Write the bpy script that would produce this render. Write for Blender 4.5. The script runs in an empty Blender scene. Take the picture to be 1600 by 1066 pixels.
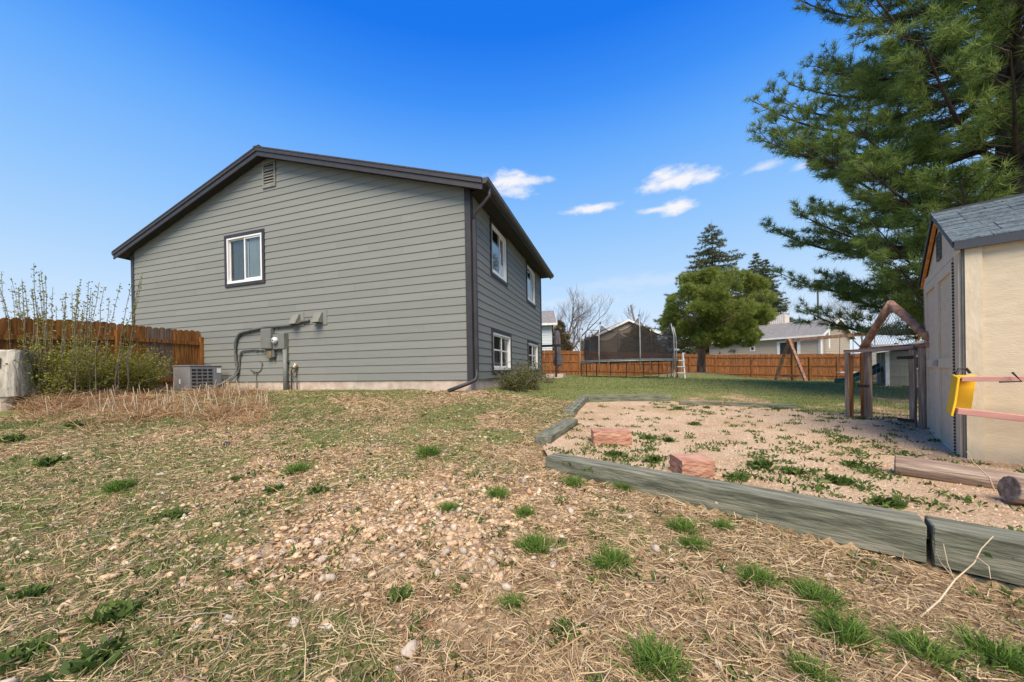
import bpy, bmesh, math, random
import numpy as np
from mathutils import Vector, Matrix

# ------------------------------------------------------------------ camera, sky, sun, exposure
EYE = 1.1
FPX, CXP, CYP = 550.2, 781.5, 580.8
PITCH, ROLL, TH = math.radians(-.174), math.radians(-.967), math.radians(18.234)
scene = bpy.context.scene
col = scene.collection
_fw = np.array([0, math.cos(PITCH), math.sin(PITCH)]); _up = np.array([0, -math.sin(PITCH), math.cos(PITCH)]); _rt = np.array([1.0, 0, 0])
RT = math.cos(ROLL)*_rt + math.sin(ROLL)*_up; UP = -math.sin(ROLL)*_rt + math.cos(ROLL)*_up; FW = _fw
cd = bpy.data.cameras.new('camera'); cam = bpy.data.objects.new('camera', cd); col.objects.link(cam)
cd.sensor_width = 36.0; cd.lens = FPX/1600*36; cd.shift_x = (800-CXP)/1600; cd.shift_y = (CYP-533)/1600
cd.clip_start = 0.05; cd.clip_end = 3000
M = Matrix(((RT[0], UP[0], -FW[0], 0), (RT[1], UP[1], -FW[1], 0), (RT[2], UP[2], -FW[2], EYE), (0, 0, 0, 1)))
cam.matrix_world = M
scene.camera = cam

SUNDIR = Vector((-0.02, -0.60, 0.80)).normalized()      # towards the sun
w = bpy.data.worlds.new('World'); scene.world = w; w.use_nodes = True
nt = w.node_tree; N = nt.nodes; L = nt.links; N.clear()
out = N.new('ShaderNodeOutputWorld'); bg = N.new('ShaderNodeBackground'); bg.inputs[1].default_value = 0.12
sky = N.new('ShaderNodeTexSky'); sky.sky_type = 'NISHITA'; sky.sun_disc = False
sky.sun_elevation = math.asin(SUNDIR.z); sky.sun_rotation = math.atan2(SUNDIR.x, SUNDIR.y)
sky.air_density = 1.0; sky.dust_density = 0.6; sky.ozone_density = 2.0; sky.altitude = 1600
tcs = N.new('ShaderNodeTexCoord'); sep = N.new('ShaderNodeSeparateXYZ'); L.new(tcs.outputs['Generated'], sep.inputs[0])
EXPO = 1.0
sr = N.new('ShaderNodeValToRGB'); L.new(sep.outputs['Z'], sr.inputs[0]); sr.color_ramp.interpolation = 'LINEAR'      # clear-day colour by height above the horizon, the same all round
stops = [(0.0, (.76, .83, .95)), (.08, (.70, .81, .955)), (.17, (.56, .75, .97)), (.26, (.42, .665, .98)), (.37, (.28, .565, 1.0)), (.45, (.20, .485, 1.0)), (.52, (.125, .41, 1.0)), (.60, (.045, .29, .97)), (.69, (.004, .185, .88)), (1.0, (.004, .15, .76))]
for i, (p_, c_) in enumerate(stops):
    e_ = sr.color_ramp.elements[0] if i == 0 else (sr.color_ramp.elements[-1] if i == len(stops)-1 else sr.color_ramp.elements.new(p_)); e_.position = p_; e_.color = (*c_, 1)
sc_ = N.new('ShaderNodeVectorMath'); sc_.operation = 'SCALE'; L.new(sr.outputs[0], sc_.inputs[0]); sc_.inputs['Scale'].default_value = 1/(.12*2**EXPO)
hs_ = N.new('ShaderNodeMix'); hs_.data_type = 'RGBA'; hs_.inputs['Factor'].default_value = .94; L.new(sky.outputs[0], hs_.inputs['A']); L.new(sc_.outputs[0], hs_.inputs['B'])
tc = N.new('ShaderNodeTexCoord')
def skydir(x, y):
    d = FW + (x-CXP)/FPX*RT - (y-CYP)/FPX*UP
    return d/np.linalg.norm(d)
nz = N.new('ShaderNodeTexNoise'); nz.inputs['Scale'].default_value = 22; nz.inputs['Detail'].default_value = 7; nz.inputs['Roughness'].default_value = 0.62
nmap = N.new('ShaderNodeMapping'); nmap.inputs['Scale'].default_value = (1, 1, 2.2); L.new(tc.outputs['Generated'], nmap.inputs[0]); L.new(nmap.outputs[0], nz.inputs['Vector'])
def math_node(op, a=None, b=None, c=None):
    n = N.new('ShaderNodeMath'); n.operation = op
    for i, v in enumerate((a, b, c)):
        if v is None: continue
        if isinstance(v, (int, float)): n.inputs[i].default_value = v
        else: L.new(v, n.inputs[i])
    return n.outputs[0]
cloud = None
# small fair-weather clouds: centre direction, half width, half height (radians), strength
for (x, y, sx, sy, st) in [(796, 284, 44, 15, 1), (806, 297, 28, 12, .8), (830, 282, 34, 8, .8), (1040, 275, 34, 12, 1), (1062, 282, 56, 11, 1), (1096, 276, 30, 11, .9),
                       (925, 326, 44, 7, .95), (895, 331, 28, 5, .6), (1056, 324, 26, 10, 1), (1030, 327, 36, 5, .8), (1190, 262, 20, 6, .55), (1258, 258, 14, 5, .5),
                       (905, 470, 90, 10, .22), (1000, 440, 120, 14, .2), (640, 120, 1, 1, 0)]:
    c = skydir(x, y); e1 = np.cross(c, [0, 0, 1]); e1 /= np.linalg.norm(e1); e2 = np.cross(e1, c)
    sub = N.new('ShaderNodeVectorMath'); sub.operation = 'SUBTRACT'; L.new(tc.outputs['Generated'], sub.inputs[0]); sub.inputs[1].default_value = c
    ax = []
    for e, s in ((e1, sx), (e2, sy)):
        dn = N.new('ShaderNodeVectorMath'); dn.operation = 'DOT_PRODUCT'; L.new(sub.outputs[0], dn.inputs[0]); dn.inputs[1].default_value = e/(s/FPX*0.8)
        ax.append(math_node('POWER', math_node('ABSOLUTE', dn.outputs['Value']), 2.0))
    r = math_node('SQRT', math_node('ADD', ax[0], ax[1]))
    r = math_node('ADD', r, math_node('MULTIPLY', math_node('SUBTRACT', nz.outputs['Fac'], 0.5), -2.6))
    mr = N.new('ShaderNodeMapRange'); mr.interpolation_type = 'SMOOTHSTEP'; L.new(r, mr.inputs[0])
    mr.inputs[1].default_value = 1.35; mr.inputs[2].default_value = 0.05; mr.inputs[3].default_value = 0; mr.inputs[4].default_value = st
    cloud = mr.outputs[0] if cloud is None else math_node('MAXIMUM', cloud, mr.outputs[0])
mixc = N.new('ShaderNodeMix'); mixc.data_type = 'RGBA'; L.new(cloud, mixc.inputs['Factor']); L.new(hs_.outputs['Result'], mixc.inputs['A']); mixc.inputs['B'].default_value = tuple(v/(.12*2**EXPO) for v in (.93, .93, .97))+(1,)
L.new(mixc.outputs['Result'], bg.inputs[0]); L.new(bg.outputs[0], out.inputs[0])

sd = bpy.data.lights.new('sun', 'SUN'); sd.energy = 3.25; sd.angle = math.radians(40); sd.color = (1.0, 0.865, 0.66)
sun = bpy.data.objects.new('sun', sd); col.objects.link(sun)
sun.rotation_euler = SUNDIR.to_track_quat('Z', 'Y').to_euler(); sun.location = (-10, -20, 40)
vs = scene.view_settings; vs.view_transform = 'Standard'; vs.look = 'None'; vs.gamma = 1; vs.exposure = EXPO; vs.use_curve_mapping = False
scene.cycles.max_bounces = 6; scene.cycles.transparent_max_bounces = 24

# ------------------------------------------------------------------ helpers
rng = np.random.default_rng(7); random.seed(7)
def tag(o, label=None, cat=None, group=None, kind=None):
    if label: o['label'] = label
    if cat: o['category'] = cat
    if group: o['group'] = group
    if kind: o['kind'] = kind
    return o
def empty(name, loc=(0, 0, 0), rz=0.0, label=None, cat=None, group=None):
    o = bpy.data.objects.new(name, None); col.objects.link(o); o.location = loc; o.rotation_euler = (0, 0, rz); o.empty_display_size = 0.2
    return tag(o, label, cat, group)
def link(name, me, parent=None, loc=None, rot=None):
    o = bpy.data.objects.new(name, me); col.objects.link(o)
    if parent is not None: o.parent = parent
    if loc is not None: o.location = loc
    if rot is not None: o.rotation_euler = rot
    return o
def arr_mesh(name, V, F, mat, tint=None, smooth=False):
    """numpy vertices (n,3) and faces (m,k) to a mesh; tint = per-vertex float attribute"""
    V = np.ascontiguousarray(V, dtype=np.float32); F = np.ascontiguousarray(F, dtype=np.int32)
    me = bpy.data.meshes.new(name); k = F.shape[1]
    me.vertices.add(len(V)); me.vertices.foreach_set('co', V.ravel())
    me.loops.add(F.size); me.loops.foreach_set('vertex_index', F.ravel())
    me.polygons.add(len(F)); me.polygons.foreach_set('loop_start', np.arange(0, F.size, k, dtype=np.int32))
    try: me.polygons.foreach_set('loop_total', np.full(len(F), k, dtype=np.int32))
    except Exception: pass
    if tint is not None:
        a = me.attributes.new('tint', 'FLOAT', 'POINT'); a.data.foreach_set('value', np.ascontiguousarray(tint, dtype=np.float32))
    if smooth: me.polygons.foreach_set('use_smooth', np.ones(len(F), dtype=bool))
    me.materials.append(mat); me.update(calc_edges=True); me.validate()
    return me
class MB:
    """collects boxes, tubes and polygons for ONE mesh"""
    def __init__(s): s.v = []; s.f = []
    def poly(s, pts): b = len(s.v); s.v += [tuple(p) for p in pts]; s.f.append(list(range(b, b+len(pts)))); return s
    def prism(s, bottom, top):
        n = len(bottom); b = len(s.v); s.v += [tuple(p) for p in bottom]+[tuple(p) for p in top]
        s.f.append([b+i for i in reversed(range(n))]); s.f.append([b+n+i for i in range(n)])
        for i in range(n): j = (i+1) % n; s.f.append([b+i, b+j, b+n+j, b+n+i])
        return s
    def box(s, x0, x1, y0, y1, z0, z1):
        return s.prism([(x0, y0, z0), (x1, y0, z0), (x1, y1, z0), (x0, y1, z0)], [(x0, y0, z1), (x1, y0, z1), (x1, y1, z1), (x0, y1, z1)])
    def beam(s, p, q, wd, ht, up=(0, 0, 1)):
        p = Vector(p); q = Vector(q); d = (q-p).normalized(); u = Vector(up)
        if abs(d.dot(u)) > .98: u = Vector((0, 1, 0))
        a = d.cross(u).normalized(); b = a.cross(d).normalized()
        o = [a*(-wd/2)-b*(ht/2), a*(wd/2)-b*(ht/2), a*(wd/2)+b*(ht/2), a*(-wd/2)+b*(ht/2)]
        return s.prism([p+k for k in o][::-1], [q+k for k in o][::-1])
    def tube(s, pts, r, n=8, cap=True):
        pts = [Vector(p) for p in pts]; rs = r if isinstance(r, (list, tuple)) else [r]*len(pts); b = len(s.v); ref = None
        for i, p in enumerate(pts):
            d = (pts[min(i+1, len(pts)-1)]-pts[max(i-1, 0)]).normalized()
            if ref is None: ref = Vector((0, 0, 1)) if abs(d.z) < .9 else Vector((1, 0, 0))
            a = d.cross(ref).normalized(); c = d.cross(a).normalized(); ref = -c if False else ref
            for k in range(n):
                t = 2*math.pi*k/n; s.v.append(tuple(p+(a*math.cos(t)+c*math.sin(t))*rs[i]))
        for i in range(len(pts)-1):
            for k in range(n):
                j = (k+1) % n; s.f.append([b+i*n+k, b+(i+1)*n+k, b+(i+1)*n+j, b+i*n+j])
        if cap: s.f.append([b+k for k in range(n)]); e = b+(len(pts)-1)*n; s.f.append([e+k for k in reversed(range(n))])
        return s
    def mesh(s, name, mat, bevel=0.0, smooth=False):
        me = bpy.data.meshes.new(name); me.from_pydata(s.v, [], s.f)
        bm = bmesh.new(); bm.from_mesh(me); bmesh.ops.recalc_face_normals(bm, faces=bm.faces[:])
        if bevel: bmesh.ops.bevel(bm, geom=bm.edges[:], offset=bevel, segments=1, affect='EDGES', clamp_overlap=True)
        bm.to_mesh(me); bm.free(); me.materials.append(mat)
        if smooth: me.polygons.foreach_set('use_smooth', [True]*len(me.polygons))
        me.update(); return me
    def build(s, name, mat, parent=None, bevel=0.0, loc=None, rot=None, smooth=False):
        return link(name, s.mesh(name, mat, bevel, smooth), parent, loc, rot)
def bx(name, mat, parent, x0, x1, y0, y1, z0, z1, bevel=0.0):
    return MB().box(x0, x1, y0, y1, z0, z1).build(name, mat, parent, bevel)

# ---- materials
MATS = {}
def mat(name, c1, c2=None, scale=8.0, stretch=(1, 1, 1), rough=0.8, bump=0.0, bscale=None, detail=5.0, spec=0.3, rand=0.0, tint=None, metal=0.0, c3=None, coord='Object', lo=.35, hi=.65, bdist=0.02):
    """noise-mixed principled material; rand = value variation per object; tint = colours for the 'tint' attribute"""
    m = bpy.data.materials.new(name); m.use_nodes = True; t = m.node_tree; n = t.nodes; l = t.links
    b = n['Principled BSDF']; b.inputs['Roughness'].default_value = rough; b.inputs['Specular IOR Level'].default_value = spec; b.inputs['Metallic'].default_value = metal
    tc = n.new('ShaderNodeTexCoord'); mp = n.new('ShaderNodeMapping'); mp.inputs['Scale'].default_value = stretch; l.new(tc.outputs[coord], mp.inputs[0])
    oi = n.new('ShaderNodeObjectInfo')
    av = n.new('ShaderNodeVectorMath'); av.operation = 'ADD'; l.new(mp.outputs[0], av.inputs[0])
    sc = n.new('ShaderNodeMath'); sc.operation = 'MULTIPLY'; sc.inputs[1].default_value = 37.0 if coord == 'Object' else 0.0; l.new(oi.outputs['Random'], sc.inputs[0]); l.new(sc.outputs[0], av.inputs[1])
    nz = n.new('ShaderNodeTexNoise'); nz.inputs['Scale'].default_value = scale; nz.inputs['Detail'].default_value = detail; nz.inputs['Roughness'].default_value = .6; l.new(av.outputs[0], nz.inputs['Vector'])
    cr = n.new('ShaderNodeValToRGB'); l.new(nz.outputs['Fac'], cr.inputs[0]); e = cr.color_ramp.elements
    e[0].position = lo; e[1].position = hi; e[0].color = (*c1, 1); e[1].color = (*(c2 or c1), 1)
    if c3: x = cr.color_ramp.elements.new((lo+hi)/2); x.color = (*c3, 1)
    colr = cr.outputs[0]
    if tint:
        at = n.new('ShaderNodeAttribute'); at.attribute_name = 'tint'; c2r = n.new('ShaderNodeValToRGB'); l.new(at.outputs['Fac'], c2r.inputs[0])
        el = c2r.color_ramp.elements
        for i, c in enumerate(tint):
            p = i/(len(tint)-1)
            if i == 0: el[0].position = 0; el[0].color = (*c, 1)
            elif i == len(tint)-1: el[-1].position = 1; el[-1].color = (*c, 1)
            else: x = el.new(p); x.color = (*c, 1)
        colr = c2r.outputs[0]
    if rand:
        hv = n.new('ShaderNodeHueSaturation'); l.new(colr, hv.inputs['Color']); mr = n.new('ShaderNodeMapRange'); l.new(oi.outputs['Random'], mr.inputs[0])
        mr.inputs[3].default_value = 1-rand; mr.inputs[4].default_value = 1+rand; l.new(mr.outputs[0], hv.inputs['Value']); colr = hv.outputs[0]
    l.new(colr, b.inputs['Base Color'])
    if bump:
        n2 = n.new('ShaderNodeTexNoise'); n2.inputs['Scale'].default_value = bscale or scale*3; n2.inputs['Detail'].default_value = 4; l.new(av.outputs[0], n2.inputs['Vector'])
        bp = n.new('ShaderNodeBump'); bp.inputs['Strength'].default_value = bump; bp.inputs['Distance'].default_value = bdist; l.new(n2.outputs['Fac'], bp.inputs['Height']); l.new(bp.outputs[0], b.inputs['Normal'])
    MATS[name] = m; return m
def translucent(m, amount=0.35):
    """leaves let some light through"""
    t = m.node_tree; n = t.nodes; l = t.links; b = n['Principled BSDF']; src = b.inputs['Base Color'].links[0].from_socket
    tr = n.new('ShaderNodeBsdfTranslucent'); l.new(src, tr.inputs[0]); mx = n.new('ShaderNodeMixShader'); mx.inputs[0].default_value = amount
    o = n['Material Output']; l.new(b.outputs[0], mx.inputs[1]); l.new(tr.outputs[0], mx.inputs[2]); l.new(mx.outputs[0], o.inputs[0]); return m

# ---- noise and terrain
def _hash(ix, iy, seed):
    h = (ix.astype(np.int64)*374761393 + iy.astype(np.int64)*668265263 + seed*974634777) & 0xffffffff
    h = ((h ^ (h >> 13))*1274126177) & 0xffffffff
    return ((h ^ (h >> 16)) & 0xffff)/65535.0
def vnoise(x, y, f, seed=0):
    x = np.asarray(x, float)*f; y = np.asarray(y, float)*f; ix = np.floor(x); iy = np.floor(y); fx = x-ix; fy = y-iy
    fx = fx*fx*(3-2*fx); fy = fy*fy*(3-2*fy); ix = ix.astype(int); iy = iy.astype(int)
    a = _hash(ix, iy, seed); b = _hash(ix+1, iy, seed); c = _hash(ix, iy+1, seed); d = _hash(ix+1, iy+1, seed)
    return (a*(1-fx)+b*fx)*(1-fy)+(c*(1-fx)+d*fx)*fy
def fbm(x, y, f, seed=0, o=3): return sum(vnoise(x, y, f*2**i, seed+i)*.5**i for i in range(o))/sum(.5**i for i in range(o))
def sstep(a, b, x): t = np.clip((np.asarray(x, float)-a)/(b-a), 0, 1); return t*t*(3-2*t)
BED = np.array([(.42, 3.25), (.46, 4.05), (1.0, 5.25), (2.05, 8.55), (4.02, 8.33), (3.8, 7.25), (5.42, 6.40), (5.15, 5.98), (5.92, 5.68), (6.4, 5.2), (7.0, 4.4), (5.2, 1.5), (3.3, .5), (2.14, 1.74)])
def inbed(x, y):
    x = np.asarray(x, float); y = np.asarray(y, float); c = np.zeros(x.shape, bool); n = len(BED)
    for i in range(n):
        x0, y0 = BED[i]; x1, y1 = BED[i-1]
        k = ((y0 > y) != (y1 > y)) & (x < (x1-x0)*(y-y0)/(y1-y0+1e-12)+x0); c ^= k
    return c
def zbed(x, y): return EYE-.86+.02*(np.asarray(y, float)-2.5)+.03*(fbm(x, y, 1.1, 40)-.5)
def gbase(x, y):
    x = np.asarray(x, float); y = np.asarray(y, float)
    zl = np.interp(y, [-6, 0, 1.7, 3.3, 5, 6, 7, 8, 30], [-1.2, -1.10, -1.02, -.91, -.72, -.58, -.46, -.41, -.38])
    zr = np.interp(y, [-6, 0, 1.7, 3.3, 5.9, 8.5, 13, 30], [-1.2, -1.10, -1.02, -.93, -.84, -.68, -.36, -.38])
    k = sstep(-.8, 2.2, x); z = zl*(1-k)+zr*k
    z = z-.036*np.clip(x-4, 0, 24)*sstep(5, 14, y)-.05*np.clip((y-26)/20, 0, 1)
    mound = .38*np.exp(-(((x-11.8)/2.4)**2+((y-21)/2.0)**2)); z = z+mound
    return EYE+z
def gz(x, y):
    x = np.asarray(x, float); y = np.asarray(y, float)
    near = 1-sstep(9, 30, y)
    z = gbase(x, y)+near*(.07*(fbm(x, y, .8, 3)-.5)+.035*(fbm(x, y, 4.0, 9, 2)-.5))
    return np.where(inbed(x, y), zbed(x, y)-.05, z)
def gzs(x, y): return float(gz(np.array([x]), np.array([y]))[0])
def rays(x, y): return FW[None]+((x-CXP)/FPX)[:, None]*RT[None]-((y-CYP)/FPX)[:, None]*UP[None]
def px_ground(x, y):
    """points of the ground seen along the given directions from the eye"""
    x = np.atleast_1d(np.asarray(x, float)); y = np.atleast_1d(np.asarray(y, float)); d = rays(x, y); t = np.full(len(x), .3); done = np.zeros(len(x), bool)
    def below(t): p = d*t[:, None]; return (p[:, 2]+EYE) <= np.where(inbed(p[:, 0], p[:, 1]), zbed(p[:, 0], p[:, 1]), gz(p[:, 0], p[:, 1]))
    for i in range(160):
        done |= below(t)
        if done.all(): break
        t = np.where(done, t, t*1.035+.004)
    lo, hi = t/1.05-.004, t.copy()
    for i in range(12): m_ = (lo+hi)/2; k = below(m_); hi = np.where(k, m_, hi); lo = np.where(k, lo, m_)
    t = hi
    p = d*t[:, None]; return p[:, 0], p[:, 1]
def pxg(x, y): a, b = px_ground(x, y); return float(a[0]), float(b[0])
def ptY(x, y, Y): d = rays(np.array([float(x)]), np.array([float(y)]))[0]; p = d*(Y/d[1]); return Vector((p[0], p[1], p[2]+EYE))
def ptZ(x, y, z): d = rays(np.array([float(x)]), np.array([float(y)]))[0]; p = d*(z/d[2]); return Vector((p[0], p[1], p[2]+EYE))

# ------------------------------------------------------------------ ground
def lawn(x, y):
    x = np.asarray(x, float); y = np.asarray(y, float)
    edge = np.interp(x, [-12, -6, -3, -1, 1, 3, 6, 12, 40], [8, 6.6, 5.6, 5.2, 5.2, 6.4, 5.6, 5.2, 5.2])+1.2*(fbm(x, y, .9, 21)-.5)
    r = sstep(-.8, 1.0, y-edge)
    n = fbm(x, y, .55, 31)*.6+fbm(x, y, 2.3, 35)*.4
    far = sstep(6.5, 10.5, y)*sstep(-.5, 1.5, x)
    a = r*np.clip((n-.32)*3.4+far*.85, 0, 1)
    tan = sstep(.54, .68, fbm(x, y, 1.3, 77))*(1-far*.75)
    a = a*(1-.7*tan)
    front = (1-r)*sstep(.38, .60, fbm(x, y, .9, 51)+.12*sstep(-1.0, -3.5, x))*.85*(1-.7*sstep(.6, 1.4, x))
    fence_bed = sstep(1.6, .6, np.hypot((x-11.8)/2.2, (y-21.3)/1.5))
    return np.clip(a+front, 0, 1)*(1-fence_bed)
gm = bpy.data.materials.new('ground_soil'); gm.use_nodes = True
def ground_nodes(m):
    t = m.node_tree; n = t.nodes; l = t.links; b = n['Principled BSDF']; b.inputs['Roughness'].default_value = .95; b.inputs['Specular IOR Level'].default_value = .1
    tc = n.new('ShaderNodeTexCoord')
    def noise(s, d=6, r=.65):
        x = n.new('ShaderNodeTexNoise'); x.inputs['Scale'].default_value = s; x.inputs['Detail'].default_value = d; x.inputs['Roughness'].default_value = r; l.new(tc.outputs['Object'], x.inputs['Vector']); return x.outputs['Fac']
    def ramp(f, stops):
        c = n.new('ShaderNodeValToRGB'); l.new(f, c.inputs[0]); e = c.color_ramp.elements
        for i, (p, cc) in enumerate(stops):
            x = e[0] if i == 0 else (e[-1] if i == len(stops)-1 else e.new(p)); x.position = p; x.color = (*cc, 1)
        return c.outputs[0]
    def mix(f, a, bb, mode='MIX'):
        x = n.new('ShaderNodeMix'); x.data_type = 'RGBA'; x.blend_type = mode
        if isinstance(f, float): x.inputs['Factor'].default_value = f
        else: l.new(f, x.inputs['Factor'])
        l.new(a, x.inputs['A']); l.new(bb, x.inputs['B']); return x.outputs['Result']
    soil = ramp(noise(7), [(.32, (.17, .110, .062)), (.47, (.37, .255, .15)), (.60, (.56, .42, .265)), (.75, (.66, .53, .36))])
    fine = ramp(noise(95, 3, .7), [(.35, (.50, .46, .41)), (.65, (1, .98, .95))])
    soil = mix(.75, soil, fine, 'MULTIPLY')
    green = ramp(noise(16, 6, .7), [(.34, (.30, .225, .12)), (.47, (.22, .235, .085)), (.62, (.14, .20, .055)), (.8, (.09, .155, .038))])
    fine2 = ramp(noise(120, 3, .8), [(.3, (.45, .45, .4)), (.7, (1.15, 1.15, 1.1))])
    green = mix(.7, green, fine2, 'MULTIPLY')
    at = n.new('ShaderNodeAttribute'); at.attribute_name = 'tint'
    ad = n.new('ShaderNodeMath'); ad.operation = 'MULTIPLY_ADD'; l.new(noise(9, 5), ad.inputs[0]); ad.inputs[1].default_value = .9; ad.inputs[2].default_value = -.45
    sm = n.new('ShaderNodeMath'); sm.operation = 'ADD'; sm.use_clamp = True; l.new(at.outputs['Fac'], sm.inputs[0]); l.new(ad.outputs[0], sm.inputs[1])
    mr = n.new('ShaderNodeMapRange'); mr.interpolation_type = 'SMOOTHSTEP'; l.new(sm.outputs[0], mr.inputs[0]); mr.inputs[1].default_value = .2; mr.inputs[2].default_value = .7
    l.new(mix(mr.outputs[0], soil, green), b.inputs['Base Color'])
    bp = n.new('ShaderNodeBump'); bp.inputs['Strength'].default_value = .9; bp.inputs['Distance'].default_value = .02; l.new(noise(55, 6, .75), bp.inputs['Height']); l.new(bp.outputs[0], b.inputs['Normal'])
ground_nodes(gm)
def geo(a, b, n, k): t = np.linspace(0, 1, n+1)[1:]; return a+(b-a)*(np.expm1(k*t)/math.expm1(k))
gx = np.concatenate([geo(-9, -420, 34, 5)[::-1], np.arange(-9, 9.001, .06), geo(9, 420, 60, 4.5)])
gy = np.concatenate([[-8, -5, -3, -1.5, -.5], np.arange(.2, 9.3, .06), geo(9.3, 620, 100, 5.5)])
GX, GY = np.meshgrid(gx, gy); nx, ny = len(gx), len(gy)
GZ = gz(GX.ravel(), GY.ravel())
idx = np.arange(nx*ny).reshape(ny, nx)
Fq = np.stack([idx[:-1, :-1], idx[:-1, 1:], idx[1:, 1:], idx[1:, :-1]], -1).reshape(-1, 4)
ground = link('ground', arr_mesh('ground', np.stack([GX.ravel(), GY.ravel(), GZ], 1), Fq, gm, tint=lawn(GX.ravel(), GY.ravel()), smooth=True))
tag(ground, 'sloping dry yard of tan soil, straw and patchy lawn', 'ground', kind='structure')
# gravel bed inside the timbers
bxs = np.arange(.2, 6.8, .05); bys = np.arange(.35, 8.0, .05); BX, BY = np.meshgrid(bxs, bys)
keep = inbed(BX.ravel(), BY.ravel()).reshape(BX.shape); cell = keep[:-1, :-1] & keep[:-1, 1:] & keep[1:, 1:] & keep[1:, :-1]
bi = np.arange(BX.size).reshape(BX.shape); Fb = np.stack([bi[:-1, :-1], bi[:-1, 1:], bi[1:, 1:], bi[1:, :-1]], -1)[cell]
used = np.unique(Fb); remap = np.zeros(BX.size, int); remap[used] = np.arange(len(used))
mat('pea_gravel', (.33, .235, .145), (.66, .515, .36), scale=60, rough=.95, bump=1.0, bscale=110, c3=(.53, .395, .265), detail=4, spec=.1, bdist=.012, coord='Object')
def bed_patches(m):
    """browner mulch mixed into the gravel in broad patches"""
    t = m.node_tree; n = t.nodes; l = t.links; b = n['Principled BSDF']; src = b.inputs['Base Color'].links[0].from_socket
    tc = n.new('ShaderNodeTexCoord'); nz = n.new('ShaderNodeTexNoise'); nz.inputs['Scale'].default_value = 1.3; nz.inputs['Detail'].default_value = 6; nz.inputs['Roughness'].default_value = .65; l.new(tc.outputs['Object'], nz.inputs['Vector'])
    cr = n.new('ShaderNodeValToRGB'); l.new(nz.outputs['Fac'], cr.inputs[0]); e = cr.color_ramp.elements; e[0].position = .38; e[1].position = .60; e[0].color = (.78, .73, .67, 1); e[1].color = (1, 1, 1, 1)
    mx = n.new('ShaderNodeMix'); mx.data_type = 'RGBA'; mx.blend_type = 'MULTIPLY'; mx.inputs['Factor'].default_value = 1; l.new(src, mx.inputs['A']); l.new(cr.outputs[0], mx.inputs['B']); l.new(mx.outputs['Result'], b.inputs['Base Color'])
bed_patches(MATS['pea_gravel'])
bz = zbed(BX.ravel(), BY.ravel())
bed = link('gravel_bed', arr_mesh('gravel_bed', np.stack([BX.ravel(), BY.ravel(), bz], 1)[used], remap[Fb], MATS['pea_gravel'], smooth=True))
tag(bed, 'pinkish tan pea gravel bed framed by weathered timbers', 'gravel', kind='structure')

# ------------------------------------------------------------------ materials
mat('siding', (.192, .200, .184), (.216, .224, .207), scale=6, stretch=(.4, 3, 14), rough=.72, bump=.25, bscale=40, rand=.05, bdist=.004)
mat('dark_trim', (.028, .027, .031), (.040, .038, .042), scale=5, rough=.55, spec=.4)
mat('gutter_metal', (.046, .040, .040), (.064, .056, .054), scale=4, rough=.38, spec=.5)
mat('soffit', (.026, .025, .025), (.034, .032, .031), scale=4, rough=.8)
mat('roof_shingle', (.035, .033, .035), (.075, .072, .075), scale=30, rough=.95, bump=.6)
mat('white_vinyl', (.70, .68, .66), (.80, .79, .77), scale=3, rough=.4, spec=.4)
mat('concrete', (.40, .32, .26), (.55, .47, .40), scale=5, rough=.95, bump=.3, bscale=30)
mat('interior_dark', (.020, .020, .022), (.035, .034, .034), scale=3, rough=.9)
mat('window_screen', (.125, .122, .115), (.155, .15, .142), scale=20, rough=.9)
mat('sky_reflection_grey', (.34, .365, .36), (.42, .44, .43), scale=2, stretch=(6, 6, 1), rough=.8)  # pale grey imitating sky reflected in the gable window's right pane
mat('blind_and_reflection', (.56, .57, .58), (.66, .67, .67), scale=2, stretch=(1, 1, 20), rough=.8)
mat('vent_louver', (.17, .17, .15), (.22, .22, .19), scale=6, rough=.7)
mat('box_grey', (.150, .158, .142), (.185, .19, .172), scale=4, rough=.55, spec=.35)
mat('conduit_grey', (.085, .09, .083), (.13, .135, .125), scale=6, rough=.6)
mat('black_metal', (.010, .010, .011), (.022, .021, .021), scale=8, rough=.5, spec=.4)
mat('glass_dome', (.45, .46, .46), (.75, .76, .76), scale=12, rough=.15, spec=.6)
mat('brass', (.25, .19, .10), (.42, .34, .20), scale=14, rough=.5, metal=.6)
mat('ac_grey', (.20, .197, .21), (.245, .24, .25), scale=4, rough=.5, spec=.35)
mat('sticker', (.75, .75, .73), (.80, .80, .78), scale=3, rough=.6)
mat('cedar', (.11, .044, .011), (.36, .158, .037), scale=3.0, stretch=(9, 9, .7), rough=.75, bump=.2, bscale=20, rand=.16, c3=(.225, .090, .021), bdist=.005)
mat('cedar_dark', (.095, .037, .013), (.29, .112, .035), scale=3.0, stretch=(9, 9, .7), rough=.75, bump=.2, bscale=20, rand=.16, c3=(.185, .070, .021), bdist=.005)
mat('cedar_grey', (.10, .068, .045), (.23, .165, .115), scale=3.0, stretch=(9, 9, .7), rough=.85, rand=.15)
mat('tie_wood', (.075, .080, .056), (.235, .228, .168), scale=3.2, stretch=(1.1, 7, 7), rough=.9, bump=.7, bscale=11, rand=.08, c3=(.155, .160, .116), detail=8, bdist=.012)
mat('old_log', (.13, .088, .062), (.40, .315, .25), scale=3, stretch=(.6, 9, 9), rough=.95, bump=.8, bscale=9, c3=(.26, .19, .145), rand=.1, detail=8, bdist=.015)
mat('old_post', (.17, .12, .085), (.46, .365, .285), scale=3, stretch=(9, 9, .6), rough=.95, bump=.7, bscale=9, c3=(.25, .185, .14), rand=.1, detail=8, bdist=.012)
mat('red_log', (.17, .088, .055), (.44, .27, .18), scale=5, stretch=(2, 2, 2), rough=.9, bump=.6, bscale=9, c3=(.30, .165, .105), rand=.1, bdist=.012)
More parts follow.
